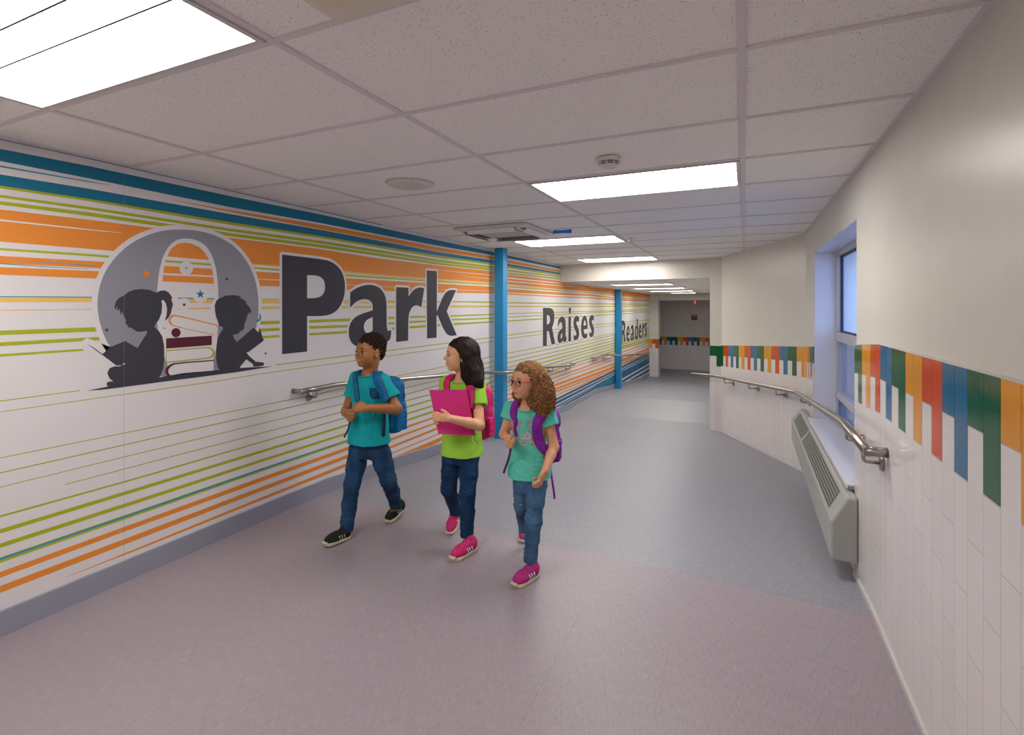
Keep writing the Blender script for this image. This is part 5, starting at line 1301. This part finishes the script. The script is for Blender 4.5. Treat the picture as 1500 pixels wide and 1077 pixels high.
# ================================================================== CHILD in lime green
def girl_pink():
    K = Kid('girl', 'person with long dark hair in a lime T-shirt hugging a pink folder', 678, 3.16); q = K.q
    psi = radians(24); lat = V(cos(psi), -sin(psi), 0); fw = V(-sin(psi), -cos(psi), 0)
    lo, hi = V(-.42, -.42, -.02), V(.42, .50, 1.36)
    nb = q(677, 555, 3.19); c = q(674.5, 520.5, 3.16); A = head_frame(74, 1, 0); k = 1.0
    shL, shR = nb + lat * .108 + V(0, 0, -.036), nb - lat * .108 + V(0, 0, -.036)
    elL, wrL = q(702, 623, 3.03), q(658, 613, 2.925); elR, wrR = q(648, 622, 3.16), q(646, 616, 3.02)
    hpL, knL, anL = q(688, 668, 3.14), q(685, 722, 3.09), q(684, 780, 3.13)
    hpR, knR, anR = q(662, 668, 3.20), q(657, 716, 3.19), q(668.5, 746, 3.42)
    B = Solid(lo, hi, .0036); P = build_head(B, c, A, k, nb, .041); tc = (nb[0], nb[1]); z = nb[2]
    B.loft([(tc[0], tc[1], z - .005, .045, .042), (tc[0], tc[1], z - .03, .098, .056), (tc[0], tc[1], z - .08, .114, .074), (tc[0], tc[1], z - .20, .100, .076), (tc[0], tc[1], z - .32, .104, .080), (tc[0], tc[1], z - .42, .112, .084)], psi, .02)
    arm(B, shL, elL, wrL, (.032, .031, .029, .022)); arm(B, shR, elR, wrR, (.032, .031, .028, .022))
    
    # the nearer hand lies flat over the folder, fingers round its edge
    def hand(S_, w0, d, n, side, k_, curl):
        d = d / np.linalg.norm(d); n = n - d * (n @ d); n /= np.linalg.norm(n); s = np.cross(d, n) * side; M = np.stack([d, s, n], 1); Pp = lambda a, b, cc: w0 + (d * a + s * b + n * cc) * k_
        S_.ell(Pp(.036, 0, 0), V(.040, .031, .014) * k_, M, .008)
        for b, L in ((.023, .95), (.008, 1.05), (-.007, 1.0), (-.021, .8)):
            p0 = Pp(.066, b, 0); p1 = Pp(.066 + .026 * L, b * 1.05, curl * .3 * .03); p2 = Pp(.066 + .040 * L, b * 1.05, curl * .022); p3 = Pp(.066 + .040 * L - .004, b, curl * .040)
            S_.chain([p0, p1, p2, p3], [.0088 * k_, .0082 * k_, .0074 * k_, .0066 * k_], .003)
        S_.chain([Pp(.012, .024, .004), Pp(.036, .040, .004), Pp(.058, .050, .000)], [.012 * k_, .0095 * k_, .0078 * k_], .005)
    hand(B, wrL, q(634, 610.5, 2.905) - wrL, V(.0, .95, -.1), 1 if False else -1, .86, 1.0)
    hand(B, wrR, q(636, 615, 2.955) - wrR, V(.8, -.5, 0), 1, .84, 1.0)
    for h_, kn, an in ((hpR, knR, anR), (hpL, knL, anL)): B.chain([h_, kn, an], [.056, .040, .028], .02)
    for an, toe in ((anL, K.g(663, 822, 0)), (anR, K.g(659, 784, 0))):
        d = toe - an; d[2] = 0; d /= np.linalg.norm(d); B.chain([an, an - V(0, 0, .045) + d * .005, an + d * .03 - V(0, 0, .060)], [.020, .015, .010], .008)
    B.mesh('body', skin_g, K.root)
    hb = mat('brow_dark', '#2a1a14', .8); face_parts(K, P, A, k, '#23140d', hb, mat('lips_pink', '#c9705f', .4))
    # long straight hair: cap, side panel tucked behind the ear, back fall to the shoulders
    Hh = Solid(c + V(-.16, -.16, -.26), c + V(.20, .16, .15), .003)
    Hh.ell(P(-.020, 0, .034), V(.098, .078, .084) * k, A, .01)
    Hh.ell(P(.100, 0, -.025), V(.072, .110, .088) * k, A, .010, '-')
    for sg in (1, -1): Hh.ell(P(.052, .075 * sg, -.045), V(.042, .03, .080) * k, A, .008, '-')
    Hh.chain([P(-.052, 0, .0), P(-.070, 0, -.07), P(-.090, 0, -.130), P(-.112, .01, -.178)], [.072 * k, .068 * k, .056 * k, .038 * k], .03)
    Hh.chain([P(-.060, .040, -.04), P(-.074, .060, -.10), P(-.092, .074, -.150), P(-.118, .074, -.200)], [.040 * k, .040 * k, .038 * k, .024 * k], .025)
    Hh.chain([P(-.018, .055, .0), P(-.026, .056, -.06), P(-.030, .056, -.12), P(-.046, .054, -.168)], [.034 * k, .034 * k, .032 * k, .022 * k], .02)
    Hh.chain([P(-.02, -.055, .0), P(-.03, -.056, -.06), P(-.05, -.056, -.12), P(-.07, -.050, -.160)], [.032 * k, .032 * k, .030 * k, .02 * k], .02)
    Hh.ruffle(.0035, (90, 150, 260), seed=8, stretch=(1, 1, .10))
    hm = add_noise(mat('hair_dark_straight', '#140b08', .55, spec=.22), '#2a1810', 60, .4, .75, stretch=(3, 3, .15), bump=.5, bscale=150)
    Hh.mesh('hair', hm, K.root)
    bm = bmesh.new(); bmesh.ops.create_uvsphere(bm, u_segments=10, v_segments=8, radius=.0032); bmesh.ops.translate(bm, verts=bm.verts, vec=vec(P(.000, .078, -.040))); link('earring', bm, m_steel, K.root, True)
    lime = cloth('lime_jersey', '#8fc63c', '#9bd048', 9, bump=.12)
    Sh = Solid(lo, hi, .0036)
    Sh.loft([(tc[0], tc[1], z - .004, .054, .048), (tc[0], tc[1], z - .026, .106, .064), (tc[0], tc[1], z - .07, .122, .082), (tc[0], tc[1], z - .17, .112, .088), (tc[0], tc[1], z - .27, .114, .096), (tc[0], tc[1] - .004, z - .38, .124, .108), (tc[0], tc[1] - .006, z - .50, .138, .122)], psi, .015)
    slL = shL + (elL - shL) * .52 + V(.004, 0, 0); slR = shR + (elR - shR) * .40
    dl = (slL - shL) / np.linalg.norm(slL - shL); dr = (slR - shR) / np.linalg.norm(slR - shR)
    Sh.cone(shL, slL, .044, .052, .03); Sh.cone(shR, slR, .044, .050, .03); Sh.cone(shL, nb - V(0, 0, .03), .049, .046, .02); Sh.cone(shR, nb - V(0, 0, .03), .049, .046, .02)
    for s_, d_ in ((slL, dl), (slR, dr)): Sh.cone(s_ + d_ * .002, s_ + d_ * .1, .07, .07, .004, '-', flat=True); Sh.cone(s_ - d_ * .02, s_ + d_ * .03, .038, .042, .004, '-', flat=True)
    Sh.ell(nb + fw * .034 + V(-.004, 0, .010), (.055, .055, .044), None, .006, '-'); Sh.cone(nb + V(0, 0, -.02), nb + V(0, 0, .06), .046, .056, .004, '-')
    Sh.box(V(tc[0], tc[1], z - .57), (.3, .3, .104), None, .004, .003, '-')
    for x, y, dx, dz, f_, a_ in ((668, 655, 1, .6, 200, .0035), (695, 650, 1, .3, 220, .003), (650, 655, 1, -.3, 200, .003)): Sh.ripple(q(x, y, 3.08), .07, (dx, 0, dz), f_, a_)
    Sh.ruffle(.004, (28, 50, 80), seed=12); Sh.mesh('shirt', lime, K.root)
    nk = [nb + V(cos(t) * .050, sin(t) * .047, 0) + fw * .018 + V(-.002, 0, .010 - .030 * (1 + (V(cos(t), sin(t), 0) @ fw)) / 2) for t in np.linspace(0, 2 * pi, 33)]; mesh_tube('neckband', nk, .004, lime, K.root, 8)
    denim = cloth('indigo_denim', '#122b4c', '#254f7a', 11, bump=.3, stretch=(1, 1, .45), lo=.35, hi=.95)
    J = Solid(V(-.34, -.34, -.01), V(.34, .45, .72), .0036); hc = (hpR + hpL) / 2
    J.loft([(hc[0], hc[1], hc[2] + .10, .096, .070), (hc[0], hc[1], hc[2], .108, .080), (hc[0], hc[1], hc[2] - .04, .095, .075)], psi, .02)
    J.chain([hpR, (hpR + knR) / 2, knR, (knR + anR) / 2, anR - V(0, -.004, .03)], [.062, .056, .048, .044, .038], .016); J.chain([hpL, (hpL + knL) / 2, knL, (knL + anL) / 2, anL - V(0, 0, .03)], [.062, .056, .047, .044, .040], .016)
    for an in (anR, anL): J.cone(an - V(0, 0, .026), an - V(0, 0, .14), .07, .07, .003, '-', flat=True)
    jean_folds(J, (hpR, knR, anR), (hpL, knL, anL))
    J.ruffle(.004, (34, 60, 110), seed=22, stretch=(1, 1, 1.6)); J.mesh('jeans', denim, K.root)
    mu = cloth('pink_mesh', '#c02a67', '#d43f7c', 220); ms = mat('sole_cream', '#c8bda6', .6)
    shoe(K, K.g(661.5, 823, 0), K.g(698, 803.5, 0), 0, mu, ms, m_stripe_w, 'pink trainer with white side stripes, standing forward')
    tR = K.g(658.5, 784, 0); shoe(K, tR, tR + V(.052, .150, .105), 0, mu, ms, m_stripe_w, 'pink trainer with its heel lifted behind')
    t = prop(K, 'backpack', 'pink backpack worn by the child holding the folder', 'backpack')
    mb = cloth('pink_nylon', '#c41763', '#d63279', 22, .6, bump=.2); mdk = mat('pink_trim', '#8e1248', .6)
    bc = V(tc[0], tc[1], z - .235) - fw * .165; backpack(K, t, bc, 24, (.118, .066, .175), mb, mdk)
    strap_on(t, Sh, [nb - fw * .10 + lat * .062 + V(0, 0, -.05), nb - fw * .02 + lat * .064 + V(0, 0, .004), q(690, 560, 3.12), q(687.5, 576, 3.07), q(688, 596, 3.05), q(694, 612, 3.07), q(702, 622, 3.12)], .058, mb, mdk)
    strap_on(t, Sh, [nb - fw * .10 - lat * .060 + V(0, 0, -.05), nb - fw * .02 - lat * .064 + V(0, 0, .004), q(656, 560, 3.18), q(651, 572, 3.13), q(650, 590, 3.11), q(650, 606, 3.11)], .050, mb, mdk)
    # folder with loose sheets
    f = thing('folder', 'bright pink folder held against the chest by the dark-haired child', 'folder', tuple(K.root.location), TH)
    c4 = [q(630, 571.3, 2.990), q(683.5, 570.6, 3.055), q(697.2, 638.6, 3.030), q(643, 635.8, 2.965)]
    nn = np.cross(c4[1] - c4[0], c4[3] - c4[0]); nn /= np.linalg.norm(nn)
    if nn[1] > 0: nn = -nn
    mf = cloth('folder_card', '#c92a76', '#cd3380', 5, .6, bump=.08)
    bm = bmesh.new(); prism(bm, [vec(p) for p in c4], vec(-nn * .0022)); link('front_cover', bm, mf, f)
    bm = bmesh.new(); prism(bm, [vec(p - nn * .0135) for p in c4], vec(-nn * .0022)); link('back_cover', bm, mf, f)
    cc = sum(c4) / 4; bm = bmesh.new(); prism(bm, [vec(cc + (p - cc) * .985 - nn * .0026) for p in c4], vec(-nn * .0106)); link('papers', bm, mat('folder_paper', '#c9b9c4', .7), f)
    bm = bmesh.new(); prism(bm, [vec(p) for p in (c4[0], c4[3], c4[3] - nn * .0157, c4[0] - nn * .0157)], vec((c4[0] - c4[1]) / np.linalg.norm(c4[0] - c4[1]) * .002)); link('spine', bm, mf, f)
    return K
# ================================================================== CHILD with glasses
def girl_curly():
    K = Kid('girl', 'person with curly hair, glasses and a mint flowered T-shirt, walking nearest', 776, 2.86); q = K.q
    psi = radians(14); lat = V(cos(psi), -sin(psi), 0); fw = V(-sin(psi), -cos(psi), 0)
    lo, hi = V(-.38, -.42, -.02), V(.38, .50, 1.24)
    nb = q(775, 590.5, 2.89); c = q(771, 558.5, 2.85); A = head_frame(50, 1, 0); k = .955
    shL, shR = nb + lat * .104 + V(0, 0, -.038), nb - lat * .104 + V(0, 0, -.038)
    elL, wrL = q(811, 655, 2.84), q(798.5, 690, 2.73); elR, wrR = q(738.5, 636, 2.90), q(741.5, 641, 2.77)
    hpL, knL, anL = q(786, 708, 2.83), q(781.5, 762, 2.77), q(777, 816, 2.82)
    hpR, knR, anR = q(766, 708, 2.88), q(763.5, 742, 2.88), q(768.5, 771, 3.12)
    B = Solid(lo, hi, .0034); P = build_head(B, c, A, k, nb, .041); tc = (nb[0], nb[1]); z = nb[2]
    B.loft([(tc[0], tc[1], z - .005, .042, .040), (tc[0], tc[1], z - .03, .094, .052), (tc[0], tc[1], z - .08, .106, .068), (tc[0], tc[1], z - .18, .092, .070), (tc[0], tc[1], z - .28, .096, .074), (tc[0], tc[1], z - .36, .104, .080)], psi, .02)
    arm(B, shL, elL, wrL, (.029, .028, .026, .021)); arm(B, shR, elR, wrR, (.028, .027, .025, .020))
    fist(B, wrL, q(788, 712, 2.70) - wrL, V(-.75, .35, .1), 1.0, 1, open_=.6)
    fist(B, wrR, q(745, 652, 2.71) - wrR, V(.6, .7, .1), .78, 1)
    for h_, kn, an in ((hpR, knR, anR), (hpL, knL, anL)): B.chain([h_, kn, an], [.050, .036, .026], .02)
    for an, toe in ((anL, K.g(755, 858, 0)), (anR, K.g(766, 794, 0))):
        d = toe - an; d[2] = 0; d /= np.linalg.norm(d); B.chain([an, an - V(0, 0, .045) + d * .005, an + d * .03 - V(0, 0, .060)], [.020, .015, .010], .008)
    B.mesh('body', skin_c, K.root)
    face_parts(K, P, A, k, '#3a2416', mat('brow_brown', '#5a3a24', .8), mat('lips_rose', '#b9605a', .4), smile=True)
    # curly hair swept back, wide at the sides
    Hh = Solid(c + V(-.20, -.20, -.24), c + V(.22, .22, .16), .003)
    Hh.ell(P(-.022, 0, .036), V(.098, .080, .084) * k, A, .01)
    Hh.ell(P(.094, 0, -.022), V(.074, .112, .086) * k, A, .008, '-')
    for sg in (1, -1): Hh.ell(P(.040, .078 * sg, -.050), V(.044, .03, .074) * k, A, .008, '-')
    Hh.chain([P(-.055, .02, .01), P(-.075, .03, -.06), P(-.080, .04, -.12), P(-.085, .05, -.165)], [.078 * k, .084 * k, .078 * k, .045 * k], .03)
    Hh.chain([P(-.030, .060, .0), P(-.045, .088, -.06), P(-.055, .095, -.12), P(-.060, .085, -.170)], [.040 * k, .052 * k, .050 * k, .028 * k], .025)
    Hh.chain([P(-.02, -.064, .0), P(-.020, -.082, -.05), P(-.010, -.086, -.090), P(-.004, -.082, -.120)], [.030 * k, .030 * k, .028 * k, .018 * k], .02)
    Hh.ruffle(.010, (210, 320, 460), seed=6, lo=c + V(-.20, -.20, -.24), hi=c + V(.22, .22, .03), stretch=(1, 1, .8)); Hh.ruffle(.004, (150, 260), seed=7, lo=c + V(-.2, -.2, .03), hi=c + V(.22, .22, .16))
    hm = add_noise(mat('hair_curly_brown', '#573820', .8, spec=.25), '#a67a4a', 130, .38, .66, bump=.8, bscale=200, dist=.004)
    hair = Hh.mesh('hair', hm, K.root)
    # loose ringlets
    rnd = random.Random(3); bm = bmesh.new()
    for i in range(420):
        th = rnd.uniform(-2.3, 2.6); zz = rnd.uniform(-.13, .03); base = c + A @ (V(-.05 - .05 * cos(th), .10 * sin(th) + .02, zz) * k)
        try: p0 = Hh.snap(base, -.002)
        except Exception: continue
        gq = Hh.grad(p0)
        if (gq @ A[:, 0]) > .55 or abs(Hh.value(p0)) > .012: continue
        ax = V(0, 0, -1); s1 = np.cross(ax, gq); s1 /= np.linalg.norm(s1) + 1e-9; r_ = rnd.uniform(.004, .0075); L_ = rnd.uniform(.03, .06); n_ = 14; ph = rnd.uniform(0, 6)
        tube(bm, [vec(p0 + gq * .004 + ax * L_ * j / n_ + (s1 * cos(ph + j * .9) + gq * sin(ph + j * .9)) * r_) for j in range(n_ + 1)], [.0026 * (1 - .5 * j / n_) for j in range(n_ + 1)], 5)
    ri = link('ringlets', bm, hm, hair, True); ri['kind'] = 'stuff'
    # glasses: round lenses, dark rims, red temples
    gl = mat('glasses_rim', '#5b2038', .3); gr = mat('glasses_red', '#c2142c', .3); lens = mat('glasses_lens', '#ffffff', .02, trans=1.0); MATS['glasses_lens'].node_tree.nodes['Principled BSDF'].inputs['IOR'].default_value = 1.08
    gt = prop(K, 'eyeglasses', 'round red-framed glasses worn by the curly-haired child', 'glasses')
    for sg in (1, -1):
        cc = P(.0905, .0300 * sg, -.002); nrm = A @ V(.97, .22 * sg, 0); u = A[:, 2]; w_ = np.cross(u, nrm); w_ /= np.linalg.norm(w_)
        mesh_tube('rim', [cc + (w_ * cos(t) * .0215 + u * sin(t) * .0180) * k for t in np.linspace(0, 2 * pi, 29)[:-1]], .0013, gl, gt, 8, closed=True)
        bm = bmesh.new(); disc(bm, vec(cc), vec(nrm), .019 * k, .019 * k, .0008, 24); link('lens', bm, lens, gt, True)
        mesh_tube('temple', [P(.086, .051 * sg, .004), P(.078, .066 * sg, .006), P(.03, .073 * sg, .004), P(-.004, .077 * sg, .002), P(-.020, .076 * sg, -.014)], .0022, gr, gt, 8)
    mesh_tube('bridge', spline([P(.092, -.0085, .000), P(.0965, 0, .004), P(.092, .0085, .000)], 4), .0016, gl, gt, 8)
    # shirt
    mint = cloth('mint_jersey', '#57c2ae', '#62ccb8', 9, bump=.12)
    Sh = Solid(lo, hi, .0034)
    Sh.loft([(tc[0], tc[1], z - .010, .060, .048), (tc[0], tc[1], z - .030, .098, .060), (tc[0], tc[1], z - .07, .112, .076), (tc[0], tc[1], z - .16, .104, .082), (tc[0], tc[1], z - .25, .110, .092), (tc[0] + .002, tc[1] - .004, z - .34, .122, .104), (tc[0] + .004, tc[1] - .008, z - .46, .122, .110)], psi, .015)
    slL = shL + (elL - shL) * .40 + V(.006, 0, 0); slR = shR + (elR - shR) * .38 + V(-.004, 0, 0); dl = (slL - shL) / np.linalg.norm(slL - shL); dr = (slR - shR) / np.linalg.norm(slR - shR)
    Sh.cone(shL, slL, .041, .050, .03); Sh.cone(shR, slR, .040, .045, .03); Sh.cone(shL, nb - V(0, 0, .032), .045, .040, .02); Sh.cone(shR, nb - V(0, 0, .032), .044, .040, .02)
    for s_, d_ in ((slL, dl), (slR, dr)): Sh.cone(s_ + d_ * .002, s_ + d_ * .1, .07, .07, .004, '-', flat=True); Sh.cone(s_ - d_ * .014, s_ + d_ * .03, .032, .037, .004, '-', flat=True)
    Sh.ell(nb + fw * .040 + V(-.004, 0, .012), (.062, .058, .056), None, .006, '-'); Sh.cone(nb + V(0, 0, -.018), nb + V(0, 0, .06), .058, .072, .004, '-')
    Sh.box(V(tc[0], tc[1], z - .51), (.3, .3, .100), None, .004, .003, '-')
    for x, y, dx, dz, f_, a_ in ((786, 680, .5, 1, 190, .0045), (756, 685, 1, -.5, 200, .003), (778, 616, 1, .35, 260, .003), (768, 696, .4, 1, 200, .003)): Sh.ripple(q(x, y, 2.78), .075, (dx, 0, dz), f_, a_)
    Sh.ruffle(.004, (30, 54, 84), seed=13)
    Sh.mesh('shirt', mint, K.root)
    # printed flowers
    rnd = random.Random(12); pals = [mat('print_pink', '#d9a0a8', .8), mat('print_grey', '#b9c4c4', .8), mat('print_rose', '#c87f8c', .8), mat('print_plum', '#8d7f95', .8)]
    def on_shirt(px, py, off=.0016):
        p = q(px, py, 2.66)
        for _ in range(20): p = p + V(0, 1, 0) * max(min(Sh.value(p) - off, .02), -.02)
        return p
    bm = bmesh.new()
    def flower(cx, cy, r, mi):
        for j in range(17):
            a = j * 2 * pi / 11 + rnd.random() * .4; r1 = r * (.75 + .25 * rnd.random()) if j < 11 else r * .35; px_, py_ = cx + r1 * cos(a), cy + r1 * sin(a); rr = r * .26; m_ = mi if rnd.random() < .5 else rnd.randrange(4)
            ctr = on_shirt(px_, py_); v0 = bm.verts.new(vec(ctr)); ringv = [bm.verts.new(vec(on_shirt(px_ + rr * cos(b), py_ + rr * sin(b)))) for b in np.linspace(0, 2 * pi, 7)[:-1]]
            for i in range(6): f_ = bm.faces.new((v0, ringv[i], ringv[(i + 1) % 6])); f_.material_index = m_
    for cx, cy, r, mi in ((752.5, 617, 3.8, 1), (754, 622, 3, 0), (761.5, 631.5, 4.2, 2), (757, 638.5, 4.2, 0), (752, 634, 3.2, 0), (776.5, 626, 4.0, 3), (778, 632, 3.4, 1), (774.5, 634, 3, 3), (779.5, 647, 7.0, 0), (783, 658, 5.6, 2), (775, 650, 4.5, 1), (767, 651, 4.4, 1), (767.5, 658.5, 4.6, 2), (759, 649, 4.6, 3), (754, 653, 4.6, 2), (755.5, 659, 3.4, 3), (757.5, 665, 1.8, 0), (763, 624, 1.6, 1), (751, 627, 2.4, 1), (786, 651, 3.4, 0)):
        flower(cx, cy, r, mi)
    fo = link('flower_print', bm, pals, K.root, True)
    nk = [nb + V(cos(t) * .059, sin(t) * .052, 0) + fw * .022 + V(-.002, 0, .006 - .040 * (1 + (V(cos(t), sin(t), 0) @ fw)) / 2) for t in np.linspace(0, 2 * pi, 33)]; mesh_tube('neckband', nk, .0038, mint, K.root, 8)
    denim = cloth('faded_denim', '#25496b', '#5d83a3', 10, bump=.3, stretch=(1, 1, .45), lo=.3, hi=.85)
    J = Solid(V(-.34, -.34, -.01), V(.34, .45, .64), .0034); hc = (hpR + hpL) / 2
    J.loft([(hc[0], hc[1], hc[2] + .09, .090, .070), (hc[0], hc[1], hc[2], .098, .078), (hc[0], hc[1], hc[2] - .04, .086, .07)], psi, .02)
    J.chain([hpR, (hpR + knR) / 2, knR, (knR + anR) / 2, anR - V(0, -.004, .03)], [.053, .047, .040, .036, .034], .014); J.chain([hpL, (hpL + knL) / 2, knL, (knL + anL) / 2, anL - V(0, 0, .03)], [.056, .052, .045, .040, .038], .014)
    for an in (anR, anL): J.cone(an - V(0, 0, .026), an - V(0, 0, .14), .07, .07, .003, '-', flat=True)
    jean_folds(J, (hpR, knR, anR), (hpL, knL, anL))
    J.ruffle(.004, (36, 64, 120), seed=23, stretch=(1, 1, 1.6)); J.mesh('jeans', denim, K.root)
    mu = cloth('magenta_mesh', '#a82c78', '#bc3f8a', 220); ms = mat('sole_cream', '#c8bda6', .6)
    shoe(K, K.g(752, 862, 0), K.g(788.5, 841, 0), 0, mu, ms, m_stripe_w, 'magenta trainer with white stripes, planted in front')
    tR = K.g(765.5, 796, 0); shoe(K, tR, tR + V(.045, .160, .075), 0, mu, ms, m_stripe_w, 'magenta trainer half hidden behind the front leg')
    t = prop(K, 'backpack', 'purple backpack worn by the curly-haired child', 'backpack')
    mb = cloth('purple_nylon', '#7a1f93', '#8d2ba6', 22, .6, bump=.2); mdk = mat('purple_trim', '#4d1263', .6)
    bc = V(tc[0], tc[1], z - .215) - fw * .155 + lat * .028; backpack(K, t, bc, 14, (.118, .062, .165), mb, mdk)
    strap_on(t, Sh, [nb - fw * .09 + lat * .064 + V(0, 0, -.05), nb - fw * .02 + lat * .070 + V(0, 0, -.002), q(793, 600, 2.82), q(790.5, 615, 2.78), q(789.5, 634, 2.76), q(796, 652, 2.77), q(806, 664, 2.84)], .060, mb, mdk)
    strap_on(t, Sh, [nb - fw * .09 - lat * .060 + V(0, 0, -.05), nb - fw * .02 - lat * .066 + V(0, 0, -.002), q(752, 598, 2.85), q(747, 611, 2.81), q(747, 626, 2.79), q(748, 640, 2.78)], [.044] * 20 + [.040, .036, .034, .030, .028, .026, .024, .022, .020, .018, .016, .014, .014, .014, .014, .014], mb, mdk)
    ribbon('webbing', spline([q(747.5, 640, 2.775), q(748, 652, 2.74), q(747, 664, 2.77), q(743, 678, 2.82), q(737.5, 693.5, 2.83)], 5), [V(-.3, -1, 0)] * 21, .013, .003, mdk, t)
    ribbon('webbing', spline([q(806.5, 684, 2.93), q(808.5, 702, 2.90), q(811, 718, 2.89), q(812.5, 731, 2.89)], 5), [V(.2, -1, 0)] * 16, .012, .003, mb, t)
    return K
boy(); girl_pink(); girl_curly()
# ------------------------------------------------------------------ world and view
w = bpy.data.worlds.new('sky'); SC.world = w; w.use_nodes = True
bg = w.node_tree.nodes['Background']; bg.inputs[0].default_value = lin('#94b3ee'); bg.inputs[1].default_value = 9.5
SC.view_settings.view_transform = 'Standard'; SC.view_settings.look = 'None'
SC.view_settings.exposure = 0.14; SC.view_settings.gamma = 1.0; SC.view_settings.use_curve_mapping = False
SC.cycles.use_denoising = True
SC.cycles.max_bounces = 8; SC.cycles.diffuse_bounces = 5
